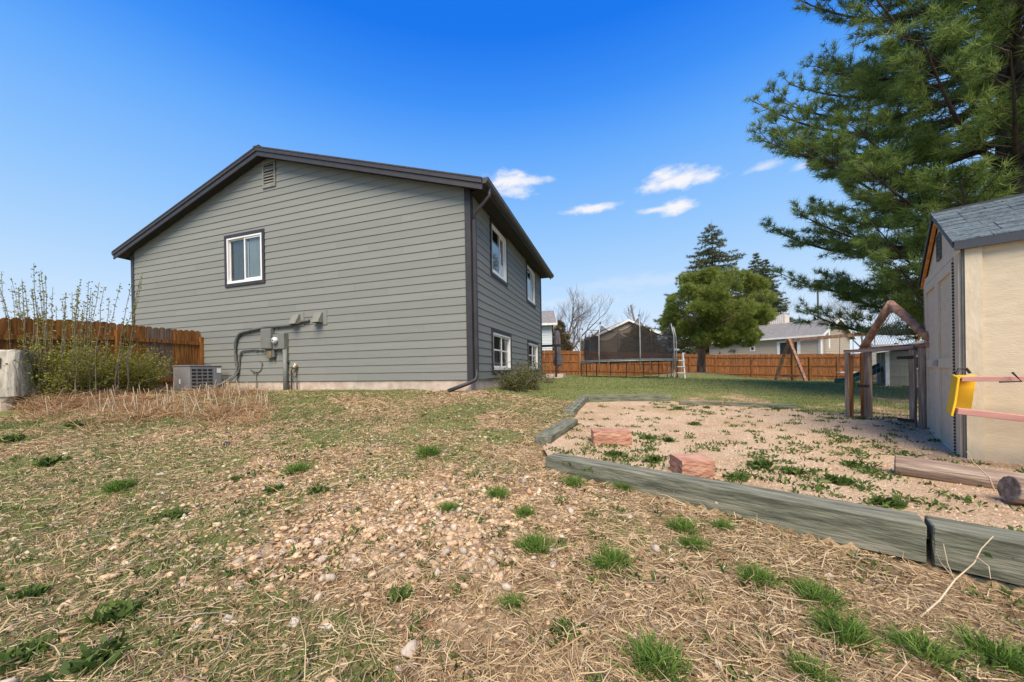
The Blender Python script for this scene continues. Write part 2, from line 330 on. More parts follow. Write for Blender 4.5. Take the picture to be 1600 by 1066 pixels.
mat('red_stone', (.30, .14, .088), (.52, .30, .21), scale=7, stretch=(1, 1, 2.5), rough=.95, bump=.8, bscale=16, c3=(.42, .215, .145), bdist=.02)
def pane_material():
    m = bpy.data.materials.new('window_glass'); m.use_nodes = True; t = m.node_tree; n = t.nodes; l = t.links; n.remove(n['Principled BSDF'])
    tr = n.new('ShaderNodeBsdfTransparent'); tr.inputs[0].default_value = (.80, .84, .84, 1); gl = n.new('ShaderNodeBsdfGlossy'); gl.inputs['Roughness'].default_value = .03
    lw_ = n.new('ShaderNodeLayerWeight'); lw_.inputs['Blend'].default_value = .5; pw_ = n.new('ShaderNodeMath'); pw_.operation = 'POWER'; l.new(lw_.outputs['Facing'], pw_.inputs[0]); pw_.inputs[1].default_value = 3.0; fr = n.new('ShaderNodeMath'); fr.operation = 'MULTIPLY_ADD'; l.new(pw_.outputs[0], fr.inputs[0]); fr.inputs[1].default_value = .6; fr.inputs[2].default_value = .05; mx = n.new('ShaderNodeMixShader'); l.new(fr.outputs[0], mx.inputs[0]); l.new(tr.outputs[0], mx.inputs[1]); l.new(gl.outputs[0], mx.inputs[2]); l.new(mx.outputs[0], n['Material Output'].inputs[0])
    MATS['window_glass'] = m
pane_material()

# ------------------------------------------------------------------ the house (local x along the gable wall, y along the side wall)
OU = Vector((-.593, 7.455, 0))
house = empty('house', (OU.x, OU.y, EYE), -TH, 'grey two-storey house with lap siding, dark trim and a low gable roof', 'house')
WID, LEN, ZB, EX = 11.42, 7.32, -.184, .178
SL = .317; RIDGE = -WID/2
def under(u): return 3.885+SL*(min(u, 2*RIDGE-u)*-1 if u > RIDGE else (u+WID))          # underside of the roof over the gable wall
def hw(u, v, z):
    c, s = math.cos(-TH), math.sin(-TH); return Vector((OU.x+u*c-v*s, OU.y+u*s+v*c, EYE+z))
MAT_S = MATS['siding']
gwin = (-7.30, -5.82, 2.41, 3.83)                                                       # outer edge of trim: u0 u1 z0 z1
swin = [(1.22, 2.60, 2.35, 3.73), (4.86, 6.24, 2.35, 3.73), (1.20, 2.87, -.07, 1.04), (4.88, 6.57, -.07, 1.04)]
def board(parent, axis, a0, a1, b0, b1, z0, z1):
    """lap board: bottom edge proud, top edge tucked; a = ends of the bottom edge, b = ends of the top edge"""
    lo, hi, th = .020, .006, .012
    if axis == 'g':
        f = lambda a, o, z: (a, -o, z)
    else: f = lambda a, o, z: (o, a, z)
    m = MB(); m.prism([f(a0, lo-th, z0), f(a1, lo-th, z0), f(a1, lo, z0), f(a0, lo, z0)], [f(b0, hi-th, z1), f(b1, hi-th, z1), f(b1, hi, z1), f(b0, hi, z1)])
    return m.build('siding_board', MAT_S, parent)
off_ = [1.1]
def course(axis, A0, A1, z0, z1, wins, top=None):
    spans = [(A0, A1)]
    hit = [wn for wn in wins if wn[2] < z1 and wn[3] > z0 and wn[0] < A1 and wn[1] > A0]
    cuts = []; cur = A0
    for wn in sorted(hit):
        i0, i1 = wn[0]+.06, wn[1]-.06
        cuts.append((cur, i0, z0, z1)); cur = i1
        if wn[2]+.06 > z0+.012: cuts.append((i0, i1, z0, wn[2]+.06))
        if wn[3]-.06 < z1-.012: cuts.append((i0, i1, wn[3]-.06, z1))
    cuts.append((cur, A1, z0, z1))
    for (a, b, c, d) in cuts:
        js = [a]+[q for q in (A0+off_[0]+k*3.66 for k in range(5)) if a+.3 < q < b-.3]+[b]; off_[0] = (off_[0]+1.37) % 3.66 if (a, c) == (cuts[0][0], cuts[0][2]) else off_[0]
        for p, q in zip(js[:-1], js[1:]): board(house, axis, p+(.0012 if p != a else 0), q-(.0012 if q != b else 0), p+(.0012 if p != a else 0), q-(.0012 if q != b else 0), c, d)
n = 0; z = ZB
while z < 5.75:
    z1 = z+EX
    if z1 <= 3.86: course('g', -WID+.07, -.07, z, z1+.012, [gwin])
    else:
        e0 = max(0, (z-3.87)/SL); e1 = max(0, (z1-3.87)/SL); l0 = -WID+max(.07, e0); l1 = -WID+e1; r0 = min(-.07, -e0); r1 = -e1
        if r0-l0 > .1:
            if r1-l1 < .02: l1 = r1 = RIDGE; z1 = 3.87+SL*WID/2
            board(house, 'g', l0, r0, l1+.001, r1-.001, z, z1)
    if z < 3.75: course('s', .07, LEN-.07, z, min(z1+.012, 3.80), swin)
    z += EX
for (x0, x1, y0, y1) in [(-.10, .03, -.034, .004), (.004, .034, .0045, .11), (-WID-.03, -WID+.10, -.034, .004), (.004, .034, LEN-.10, LEN+.03)]:
    bx('corner_trim', MATS['dark_trim'], house, x0, x1, y0, y1, ZB-.01, 3.92)
bx('wall', MATS['siding'], house, -WID, -.02, LEN-.1, LEN, ZB, 3.9); bx('wall', MATS['siding'], house, -WID-.004, -WID+.08, .02, LEN-.11, ZB, 3.9)
fd = MB(); fd.box(-WID+.02, -.03, .006, .2, -1.0, ZB-.004); fd.box(-.2, -.02, .21, LEN-.05, -1.0, ZB-.004); fd.build('foundation', MATS['concrete'], house)
# roof: two slabs, rake and eave fascias, soffits
OVR, OVE = .27, .40                                                                    # rake and eave overhang
zr = lambda u, off=0: 5.815+off-SL*abs(u-RIDGE)
for sgn in (1, -1):
    ue = RIDGE+sgn*(WID/2+OVE); a = [(RIDGE, zr(RIDGE, -.03)), (ue, zr(ue, -.03)), (ue, zr(ue, .0)), (RIDGE, zr(RIDGE, .0))]
    MB().prism([(u, -OVR-.03, zz) for u, zz in a], [(u, LEN+OVR, zz) for u, zz in a]).build('roof', MATS['roof_shingle'], house)
    for (o0, o1, y0, y1, nm) in [(-.115, -.034, -OVR-.022, -OVR+.02, 'fascia'), (-.235, -.117, -OVR, -OVR+.03, 'rake_board')]:
        ue2 = RIDGE+sgn*(WID/2+OVE-.005); a = [(RIDGE, zr(RIDGE, o0)), (ue2, zr(ue2, o0)), (ue2, zr(ue2, o1)), (RIDGE, zr(RIDGE, o1))]
        MB().prism([(u, y0, zz) for u, zz in a], [(u, y1, zz) for u, zz in a]).build(nm, MATS['dark_trim'], house)
    a = [(RIDGE, zr(RIDGE, -.16)), (ue2, zr(ue2, -.16)), (ue2, zr(ue2, -.14)), (RIDGE, zr(RIDGE, -.14))]
    MB().prism([(u, -OVR+.032, zz) for u, zz in a], [(u, .0, zz) for u, zz in a]).build('soffit', MATS['soffit'], house)
    us = 0 if sgn > 0 else -WID; x0, x1 = sorted((us+sgn*.005, us+sgn*(OVE-.03)))
    bx('soffit', MATS['soffit'], house, x0, x1, .002, LEN+.2, 3.775, 3.79)
    x0, x1 = sorted((us+sgn*(OVE-.028), us+sgn*OVE)); bx('fascia', MATS['dark_trim'], house, x0, x1, -OVR+.034, LEN+OVR, 3.72, 3.835)
    # K-style gutter along the eave
    g0 = us+sgn*(OVE+.003); prof = [(0, 0), (.07, 0), (.105, .05), (.125, .11), (.115, .112), (.095, .055), (.065, .012), (0, .012)]
    pr = [(g0+sgn*p, 3.765+q) for p, q in prof]
    gut = MB().prism([(u, -OVR+.02, zz) for u, zz in pr], [(u, LEN+OVR, zz) for u, zz in pr]).build('gutter', MATS['gutter_metal'], house)
    pr = [(g0+sgn*p, 3.765+q) for p, q in [(0, 0), (.07, 0), (.105, .05), (.125, .112), (0, .112)]]
    MB().prism([(u, -OVR+.012, zz) for u, zz in pr], [(u, -OVR+.0195, zz) for u, zz in pr]).build('end_cap', MATS['gutter_metal'], gut)
bx('ridge_cap', MATS['roof_shingle'], house, RIDGE-.10, RIDGE+.10, -OVR-.028, LEN+OVR, 5.802, 5.822)
MB().tube([(-4.2, .6, 5.2), (-4.2, .6, 5.62)], .03, 8).build('vent_pipe', MATS['black_metal'], house)
# downspout: drops from the gutter, offset back to the corner, down, then a kick-out onto the lawn
ds = empty('downspout', (0, 0, 0)); ds.parent = house
MB().tube([(.46, -.02, 3.76), (.46, -.02, 3.62), (.40, -.02, 3.56), (.13, .02, 3.34), (.085, .055, 3.28), (.085, .055, 3.20)], .036, 8).build('elbow', MATS['gutter_metal'], ds, smooth=True)
MB().box(.045, .125, .02, .09, -.02, 3.21).build('pipe', MATS['dark_trim'], ds, .008)
MB().tube([(.085, .055, .02), (.085, .04, -.12), (.07, .0, -.19), (-.02, -.12, -.25), (-.36, -.42, -.40)], .042, 8).build('kick_out', MATS['dark_trim'], ds, smooth=True)

def window(axis, u0, u1, z0, z1, kind):
    """trim, frame, sashes, panes set back in the opening, with a shallow dark room behind"""
    T = (lambda a, o, z: (a, -o, z)) if axis == 'g' else (lambda a, o, z: (o, a, z))
    def bb(name, m, par, a0, a1, o0, o1, c0, c1, bev=0.0):
        p = T(a0, o0, c0); q = T(a1, o1, c1); return MB().box(*sorted((p[0], q[0])), *sorted((p[1], q[1])), c0, c1).build(name, m, par, bev)
    wn = empty('window', (0, 0, 0)); wn.parent = house
    t = .085
    for (a0, a1, c0, c1) in [(u0, u1, z1-t, z1), (u0, u1, z0, z0+t), (u0, u0+t, z0+t+.001, z1-t-.001), (u1-t, u1, z0+t+.001, z1-t-.001)]:
        bb('trim', MATS['dark_trim'], wn, a0, a1, -.02, .042, c0, c1)
    a0, a1, c0, c1 = u0+t+.001, u1-t-.001, z0+t+.001, z1-t-.001; f = .045
    fr = MB()
    def fb(x0, x1, y0, y1, o0, o1): p = T(x0, o0, y0); q = T(x1, o1, y1); fr.box(*sorted((p[0], q[0])), *sorted((p[1], q[1])), y0, y1)
    fb(a0, a1, c1-f, c1, -.06, .034); fb(a0, a1, c0, c0+f+.02, -.06, .038); fb(a0, a0+f, c0+f+.021, c1-f-.001, -.06, .034); fb(a1-f, a1, c0+f+.021, c1-f-.001, -.06, .034)
    fr.build('frame', MATS['white_vinyl'], wn)
    i0, i1, k0, k1 = a0+f+.001, a1-f-.001, c0+f+.022, c1-f-.001; mid = (i0+i1)/2
    def sash(x0, x1, y0, y1, o, wd, pm='window_glass', inner=None):
        fr = MB()
        for (p0, p1, q0, q1) in [(x0, x1, y1-wd, y1), (x0, x1, y0, y0+wd), (x0, x0+wd, y0+wd, y1-wd), (x1-wd, x1, y0+wd, y1-wd)]:
            p = T(p0, o-.02, q0); q = T(p1, o+.006, q1); fr.box(*sorted((p[0], q[0])), *sorted((p[1], q[1])), q0, q1)
        s = fr.build('sash', MATS['white_vinyl'], wn)
        bb('pane', MATS[pm], s, x0+wd, x1-wd, o-.012, o-.008, y0+wd, y1-wd)
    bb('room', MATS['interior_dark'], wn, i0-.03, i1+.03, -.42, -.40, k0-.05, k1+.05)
    if kind == 'slider':
        sash(mid-.02, i1, k0, k1, .008, .04); sash(i0, mid+.02, k0, k1, -.03, .022)
        bb('screen', MATS['window_screen'], wn, i0+.10, mid-.03, -.060, -.055, k0+.02, k1-.02)
        bb('blind_and_reflection', MATS['blind_and_reflection'], wn, mid+.05, mid+.10, -.036, -.03, k0+.02, k1-.1); bb('blind_and_reflection', MATS['sky_reflection_grey'], wn, mid+.11, i1-.02, -.045, -.04, k0+.02, k1)  # narrow strip is a blind; wide grey sheet has the sky reflection painted in
    elif kind == 'upper':
        sash(i0, mid+.12, k0, k1, .008, .04); sash(mid+.08, i1, k0, k1, -.03, .04)
        bb('blind_and_reflection', MATS['blind_and_reflection'], wn, i0+.02, i1-.02, -.12, -.10, k0, k1-.20)
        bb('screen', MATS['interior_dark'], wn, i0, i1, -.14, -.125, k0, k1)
    else:
        for (x0, x1) in ((i0, mid+.018), (mid-.018, i1)):
            o = .008 if x0 == i0 else -.028; sash(x0, x1, k0, k1, o, .04)
            zc = (k0+k1)/2+.03; bb('muntin', MATS['white_vinyl'], wn, x0+.04, x1-.04, o-.006, o+.004, zc-.018, zc+.018)
            bb('screen', MATS['window_screen'], wn, x0+.05, x1-.05, -.085, -.08, k0+.02, zc)
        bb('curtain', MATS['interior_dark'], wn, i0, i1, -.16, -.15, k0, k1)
    return wn
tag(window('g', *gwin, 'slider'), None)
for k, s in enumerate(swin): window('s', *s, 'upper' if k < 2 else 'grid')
# gable vent: frame and louver blades
gv = empty('gable_vent', (0, 0, 0)); gv.parent = house
v0, v1, q0, q1 = -5.835, -5.385, 4.872, 5.55; fr = MB()
for (a, b, c, d) in [(v0, v1, q1-.05, q1), (v0, v1, q0, q0+.05), (v0, v0+.05, q0+.051, q1-.051), (v1-.05, v1, q0+.051, q1-.051)]: fr.box(a, b, -.045, .0, c, d)
fr.build('frame', MATS['vent_louver'], gv); bx('backing', MATS['interior_dark'], gv, v0+.05, v1-.05, -.014, .0, q0+.05, q1-.05)
for i in range(8):
    zz = q0+.06+i*.074; MB().prism([(v0+.052, -.040, zz), (v1-.052, -.040, zz), (v1-.052, -.034, zz), (v0+.052, -.034, zz)], [(v0+.052, -.020, zz+.045), (v1-.052, -.020, zz+.045), (v1-.052, -.015, zz+.045), (v0+.052, -.015, zz+.045)]).build('slat', MATS['vent_louver'], gv)
# small patio post and beam behind the far corner

# ------------------------------------------------------------------ fittings on the gable wall
def on_wall(name, u, z, label, cat, group=None): return empty(name, hw(u*1.034, 0, z), -TH, label, cat, group)
pb = on_wall('breaker_panel', -5.52, .66, 'grey breaker panel box on the gable wall left of the meter', 'electrical box')
MB().box(-.175, .175, -.13, -.022, 0, .53).build('box', MATS['box_grey'], pb, .006); MB().box(-.165, .165, -.142, -.1305, .02, .50).build('door', MATS['box_grey'], pb, .004)
mbx = on_wall('electric_meter', -5.09, .645, 'electric meter with a round glass dial on the grey gable wall', 'meter')
MB().box(-.215, .0, -.12, -.022, 0, .38).build('box', MATS['box_grey'], mbx, .006); MB().box(.005, .20, -.15, -.022, .0, .40).build('cover', MATS['box_grey'], mbx, .006)
dial = MB().tube([(-.10, -.121, .22), (-.10, -.16, .22), (-.10, -.20, .22), (-.10, -.225, .22)], [.085, .085, .075, .04], 16).build('dial', MATS['glass_dome'], mbx, smooth=True)
MB().tube([(-.10, -.2255, .22), (-.10, -.23, .22)], .022, 10).build('register', MATS['black_metal'], dial)
jb = on_wall('utility_box', -5.42, .42, 'small tan utility box below the breaker panel', 'utility box'); MB().box(-.13, .02, -.10, -.022, 0, .19).build('box', MATS['brass'], jb, .005)
MB().box(.03, .13, -.09, -.022, .02, .22).build('bracket', MATS['conduit_grey'], jb, .005); MB().tube([(.08, -.05, .02), (.10, -.06, -.05)], .02, 8).build('plug', MATS['black_metal'], jb)
cp_ = on_wall('meter_conduit', -4.94, -.45, 'vertical grey conduit running from the meter into the ground', 'conduit')
MB().tube([(0, -.085, -.1), (0, -.085, 1.095)], .055, 10).build('pipe', MATS['box_grey'], cp_, smooth=True)
for zz in (.15, .75): MB().box(-.075, .075, -.10, -.022, zz, zz+.03).build('strap', MATS['conduit_grey'], cp_)
def cable(name, pts, r, label, n=8):
    pts = [(p[0]*1.034, p[1], p[2]) for p in pts]; base = hw(pts[0][0], 0, pts[0][2]); o = empty(name, base, -TH, label, 'cable')
    P = [Vector((p[0]-pts[0][0], p[1], p[2]-pts[0][2])) for p in pts]; out = []
    for i in range(len(P)-1):
        for t in (0, .25, .5, .75):
            a, b, c, d = P[max(i-1, 0)], P[i], P[i+1], P[min(i+2, len(P)-1)]
            out.append(.5*((2*b)+(c-a)*t+(2*a-5*b+4*c-d)*t*t+(3*b-a-3*c+d)*t**3))
    out.append(P[-1]); MB().tube(out, r, n).build('line', MATS['conduit_grey'], o, smooth=True)
    for p in P[2:-1:2]: MB().box(p.x-.03, p.x+.03, p.y-.005, -.022, p.z-.05, p.z-.03).build('clip', MATS['conduit_grey'], o)
    return o
cable('refrigerant_line', [(-7.25, -.55, -.42), (-6.85, -.35, -.25), (-6.66, -.07, .05), (-6.68, -.06, .5), (-6.67, -.06, .88), (-6.52, -.06, 1.10), (-6.2, -.06, 1.17), (-5.7, -.06, 1.225), (-5.2, -.06, 1.235), (-4.75, -.06, 1.245), (-4.45, -.06, 1.30), (-4.2, -.05, 1.33)], .036, 'thick insulated line curving up the gable wall to the right')
cable('flexible_conduit', [(-7.2, -.5, -.45), (-6.75, -.25, -.22), (-6.60, -.05, .10), (-6.55, -.05, .42), (-6.50, -.05, .60), (-6.35, -.05, .65), (-5.95, -.05, .66), (-5.72, -.05, .63)], .020, 'thin grey conduit looping from the cooling unit to the breaker panel')
cable('wall_wire', [(-5.98, -.03, -.38), (-6.0, -.03, .02), (-6.08, -.03, .08), (-6.2, -.03, .14), (-5.95, -.03, .06), (-5.82, -.03, .14), (-5.78, -.03, .30), (-5.85, -.03, .36)], .010, 'thin dark wire tangle low on the gable wall', 6)
gp = on_wall('gas_riser', -4.67, -.45, 'small gas pipe and regulator low on the gable wall', 'gas pipe')
MB().tube([(-.10, -.07, -.1), (-.10, -.07, .55), (-.02, -.07, .60), (.06, -.07, .62)], .018, 8).build('pipe', MATS['conduit_grey'], gp, smooth=True)
MB().tube([(.08, -.07, .0), (.08, -.07, .30), (.02, -.07, .36)], .015, 8).build('pipe', MATS['conduit_grey'], gp, smooth=True)
MB().tube([(.03, -.04, .62), (.03, -.14, .62)], .055, 12).build('regulator', MATS['brass'], gp, smooth=True); MB().tube([(.05, -.09, .66), (.05, -.09, .72)], .022, 8).build('cap', MATS['sticker'], gp)
MB().box(-.03, .05, -.09, -.05, .40, .50).build('valve', MATS['brass'], gp, .01)
def hood(u, label):
    h = on_wall('vent_hood', u, 1.20, label, 'vent', 'dryer vent hoods on the gable wall')
    MB().box(-.20, .20, -.030, -.020, .0, .36).build('plate', MATS['siding'], h, .004)
    MB().prism([(-.13, -.031, .05), (.09, -.031, .05), (.09, -.20, .05), (-.13, -.20, .05)][::-1], [(-.13, -.031, .30), (.09, -.031, .30), (.09, -.075, .30), (-.13, -.075, .30)][::-1]).build('hood', MATS['vent_louver'], h, .004)
    MB().box(-.11, .07, -.185, -.05, .043, .0495).build('flap', MATS['black_metal'], h)
hood(-4.58, 'sloped grey vent hood nearest the electric meter'); hood(-3.88, 'sloped grey vent hood right of the other hood, further from the meter')
# air conditioner
acp = ptY(296.5, 612, 8.75)-Vector((.62*math.cos(TH), -.62*math.sin(TH), 0)); ac = empty('air_conditioner', (acp.x, acp.y, gzs(acp.x, acp.y)-.01), -TH, 'low grey air conditioning condenser with dark louver slots by the gable wall', 'air conditioner')
AW, AD, AH = .62, .76, .66
MB().box(-.04, AW+.04, -.04, AD+.04, -.12, .05).build('pad', MATS['concrete'], ac); MB().box(0, AW, 0, AD, .055, AH).build('cabinet', MATS['ac_grey'], ac, .012)
MB().box(-.012, AW+.012, -.012, AD+.012, AH+.001, AH+.03).build('top_cover', MATS['ac_grey'], ac, .008)
gr = MB().tube([(AW/2, AD/2, AH+.031), (AW/2, AD/2, AH+.045)], .28, 20).build('fan_guard', MATS['black_metal'], ac)
for c in range(4):
    for r_ in range(6): MB().box(AW-.002, AW+.006, .05+c*.125, .145+c*.125, .10+r_*.088, .15+r_*.088).build('louver_slot', MATS['black_metal'], ac)
MB().box(AW-.001, AW+.008, .57, .745, .08, AH-.02).build('service_panel', MATS['ac_grey'], ac, .003); MB().box(AW+.0085, AW+.0125, .63, .735, AH-.17, AH-.05).build('label_plate', MATS['sticker'], ac); MB().box(AW+.0085, AW+.013, .64, .73, .12, .20).build('label_plate', MATS['sticker'], ac)
MB().box(.24, .28, -.008, .001, .22, .34).build('handle', MATS['sticker'], ac)

# ------------------------------------------------------------------ fences
picket_meshes = []
def picket_mesh(h, wd=.1412, th=.018, m='cedar'):
    k = .035; p = [(-wd/2, 0), (wd/2, 0), (wd/2, h-k), (wd/2-k, h), (-wd/2+k, h), (-wd/2, h-k)]
    return MB().prism([(x, -th/2, z) for x, z in p], [(x, th/2, z) for x, z in p]).mesh('picket', MATS[m])
PK = picket_mesh(1.80); PKG = picket_mesh(1.80, m='cedar_grey'); PKD = picket_mesh(1.80, m='cedar_dark'); PK2 = picket_mesh(1.62); PK2G = picket_mesh(1.62, m='cedar_grey')
def fence(A, B, label, h=1.8, grey=(), side=-1, wm='cedar', pk=PK, pkg=PKG, post_sp=2.4, rails=(.35, 1.35)):
    A = Vector((A[0], A[1], 0)); B = Vector((B[0], B[1], 0)); d = (B-A); ln = d.length; d.normalize(); ang = math.atan2(d.y, d.x)
    f = empty('wood_fence', (A.x, A.y, gzs(A.x, A.y)), ang, label, 'fence'); z0 = gzs(A.x, A.y)
    zz = lambda t: gzs(A.x+d.x*t, A.y+d.y*t)-z0
    np_ = math.ceil(ln/.142)
    for i in range(np_):
        t = .07+i*.142; link('picket', pkg if i in grey else pk, f, (t, 0.0, zz(t)+.03+random.uniform(-.008, .008)), (0, random.uniform(-.006, .006), 0))
    k = int(ln/post_sp)+1
    for i in range(k+1):
        t = min(i*ln/k, ln); MB().box(t-.045, t+.045, side*.058-.045, side*.058+.045, zz(t)-.3, zz(t)+h-.14).build('post', MATS[wm], f)
    for r_ in rails:
        for i in range(k):
            t0, t1 = i*ln/k+.046, (i+1)*ln/k-.046; m = MB(); y0, y1 = sorted((side*.0095, side*.048))
            m.prism([(t0, y0, zz(t0)+r_), (t0, y1, zz(t0)+r_), (t0, y1, zz(t0)+r_+.088), (t0, y0, zz(t0)+r_+.088)], [(t1, y0, zz(t1)+r_), (t1, y1, zz(t1)+r_), (t1, y1, zz(t1)+r_+.088), (t1, y0, zz(t1)+r_+.088)]).build('rail', MATS[wm], f)
    return f
fa = hw(-8.33, -.045, 0); fb = hw(-7.8, -5.6, 0)
fence((fa.x, fa.y), (fb.x, fb.y), 'weathered orange cedar fence behind the big shrub, meeting the gable wall', h=1.62, grey=(5, 6, 7, 8), side=1, pk=PK2, pkg=PK2G, rails=(.25, 1.25))
FC = (17.1, 28.0)
fence((-3.0, 25.4), FC, 'orange cedar privacy fence behind the trampoline', side=-1, wm='cedar_dark', pk=PKD, rails=(.30, .95, 1.56))
fence(FC, (35.0, 16.2), 'dark stained cedar fence behind the swing set', side=-1, wm='cedar_dark', pk=PKD, rails=(.30, .95, 1.56))

# ------------------------------------------------------------------ neighbouring houses beyond the fences
mat('pale_blue_siding', (.50, .56, .60), (.58, .63, .66), scale=3, stretch=(1, 1, 8), rough=.8)
mat('beige_siding', (.40, .33, .26), (.46, .385, .31), scale=3, stretch=(.5, .5, 8), rough=.85)
mat('tan_siding', (.30, .235, .18), (.36, .285, .22), scale=3, stretch=(.5, .5, 8), rough=.85)
mat('grey_shingle', (.12, .118, .115), (.27, .262, .25), scale=9, stretch=(1, 1, 1), rough=.95, bump=.5, bscale=20, c3=(.19, .185, .178))
mat('brown_shingle', (.16, .12, .09), (.30, .23, .17), scale=9, rough=.95, bump=.5)
mat('white_paint', (.62, .61, .59), (.74, .73, .71), scale=4, rough=.6)
mat('cooler_tan', (.50, .40, .31), (.58, .47, .37), scale=4, rough=.6)
mat('rv_white', (.66, .67, .68), (.75, .76, .77), scale=3, rough=.45)
def nb_house(name, loc, rz, wdt, dep, wall_h, pitch, wall_m, roof_m, label, over=.35, z=None, lap=.2):
    """gable house: local x along the eave, ridge parallel to x, front wall at y=0 facing -y"""
    o = empty(name, (loc[0], loc[1], gzs(*loc) if z is None else z), rz, label, 'house'); rise = pitch*dep/2
    gab = [(0, 0, -.5), (0, dep, -.5), (0, dep, wall_h), (0, dep/2, wall_h+rise), (0, 0, wall_h)]
    MB().prism([(x, y, q) for x, y, q in gab], [(wdt, y, q) for x, y, q in gab]).build('wall', wall_m, o)
    nl = int(wall_h/lap)
    lp = MB()
    for i in range(nl+int(rise/lap)):
        q = i*lap
        lp.box(.0, wdt, -.016, -.001, q, q+.02) if q < wall_h else None
        ins = max(0, (q-wall_h)/rise*dep/2) if q > wall_h else 0
        lp.box(wdt+.001, wdt+.016, ins+.02, dep-ins-.02, q, q+.02); lp.box(-.016, -.001, ins+.02, dep-ins-.02, q, q+.02)
    s = lp.build('lap_shadow_edges', wall_m, o); s['kind'] = 'stuff'
    for sg in (0, 1):
        y0 = -over if sg == 0 else dep+over; ze = wall_h-pitch*over; zt = wall_h+rise
        a = [(y0, ze+.02), (dep/2, zt+.02), (dep/2, zt+.12), (y0, ze+.12)]
        MB().prism([(-over, y, q) for y, q in a], [(wdt+over, y, q) for y, q in a]).build('roof', roof_m, o)
        for xx in (-over-.03, wdt+over+.001):
            a2 = [(y0, ze-.10), (dep/2, zt-.10), (dep/2, zt+.135), (y0, ze+.135)]
            MB().prism([(xx, y, q) for y, q in a2], [(xx+.03, y, q) for y, q in a2]).build('rake_board', MATS['white_paint'], o)
        yy = sorted((y0, y0+(-.03 if sg == 0 else .03))); bx('gutter', MATS['white_paint'], o, -over, wdt+over, yy[0]-.06*(sg == 0), yy[1]+.06*(sg == 1), ze-.06, ze+.10)
    return o
# pale blue house past the far corner of the grey house
pbz = ptY(866, 494, 27.5)
nb = nb_house('blue_house', (pbz.x-7.6, 27.3), math.radians(-6), 7.3, 7, 3.9, .40, MATS['pale_blue_siding'], MATS['grey_shingle'], 'pale blue house showing past the far corner of the grey house')
# tan house behind the trampoline, gable towards us
tn = nb_house('tan_house', (13.85+3.1, 38.0), math.radians(90), 9, 6.2, 4.65, .45, MATS['tan_siding'], MATS['brown_shingle'], 'tan house with white gable trim seen through the trampoline net', z=EYE-.9)
# white house far off between the bare tree and the trampoline
wh = nb_house('white_house', (8.0, 62.0), math.radians(4), 7, 6, 2.4, .35, MATS['white_paint'], MATS['grey_shingle'], 'small far white house between the bare tree and the trampoline', z=EYE-.9)
# beige house with grey roof on the right
a = ptY(1108, 537, 37.5); b = ptY(1288, 521, 29.5); rz = math.atan2(b.y-a.y, b.x-a.x); ln = math.hypot(b.x-a.x, b.y-a.y)
bh = nb_house('beige_house', (a.x, a.y), rz, ln-.3, 7.6, 3.40, .40, MATS['beige_siding'], MATS['grey_shingle'], 'beige house with grey shingle roof beyond the right fence', z=b.z-3.45)
def wl(xpx, ypx):                                                                       # point of its front wall seen at a place: local x, z
    d = rays(np.array([float(xpx)]), np.array([float(ypx)]))[0]; nrm = Vector((-math.sin(rz), math.cos(rz), 0)); A0 = Vector((a.x, a.y, 0))
    t = A0.dot(nrm)/(d[0]*nrm.x+d[1]*nrm.y); p = Vector((d[0]*t, d[1]*t, d[2]*t+EYE)); q = p-A0; return q.x*math.cos(rz)+q.y*math.sin(rz), p.z-bh.location.z
for (x0, y0, x1, y1, nm, m) in [(1214, 534, 1251, 560, 'patio_door', 'white_paint'), (1219, 536, 1246, 560, 'patio_glass', 'interior_dark'), (1172, 541, 1180, 549, 'window', 'white_paint'), (1174, 543, 1178, 547, 'pane', 'interior_dark'), (1279, 527, 1286, 560, 'corner_board', 'white_paint')]:
    u0, z1_ = wl(x0, y0); u1, z0_ = wl(x1, y1); dp = .05 if nm in ('patio_door', 'window') else .06
    bx(nm, MATS[m], bh, u0, u1, -dp, -.017, max(z0_, .0), z1_)
MB().tube([(ln-.3+.15, -.30, 3.3), (ln-.3+.1, -.1, 3.0), (ln-.3+.1, -.08, 0)], .06, 8).build('downspout', MATS['white_paint'], bh)
MB().tube([(ln+.04, .9, 2.2), (ln+.04, .9, 4.35)], .075, 8).build('downspout', MATS['white_paint'], bh)
cu, cz = wl(1211, 527)
cool = empty('swamp_cooler', (0, 0, 0), rz, 'tan box swamp cooler standing on the grey shingle roof', 'cooler')
cpos = ptY(1216, 513, 35.6); cool.location = (cpos.x, cpos.y, cpos.z-.25)
MB().box(-.75, .75, -.55, .55, .55, 1.55).build('cabinet', MATS['cooler_tan'], cool, .02)
for i in range(8): MB().box(-.66+i*.165, -.56+i*.165, -.565, -.551, .65, 1.45).build('louver', MATS['white_paint'], cool)
for i in range(5): MB().box(.751, .765, -.45+i*.2, -.35+i*.2, .65, 1.45).build('louver', MATS['white_paint'], cool)
for (x, y) in ((-.6, -.45), (.6, -.45), (-.6, .45), (.6, .45)): MB().box(x-.04, x+.04, y-.04, y+.04, -.7, .549).build('leg', MATS['black_metal'], cool)
MB().box(-.45, .45, -.4, .4, -.6, .45).build('duct', MATS['conduit_grey'], cool)
for (xp, yp, Y) in [(1268, 503, 33.4)]:
    p = ptY(xp, yp, Y); rv = empty('roof_vent', (p.x, p.y, p.z-.10), rz, 'low grey box vent on the slope of the grey shingle roof', 'vent'); MB().box(-.3, .3, -.25, .3, -.3, .02).build('base', MATS['conduit_grey'], rv); MB().box(-.36, .36, -.32, .32, .021, .15).build('cap', MATS['rv_white'], rv, .03)
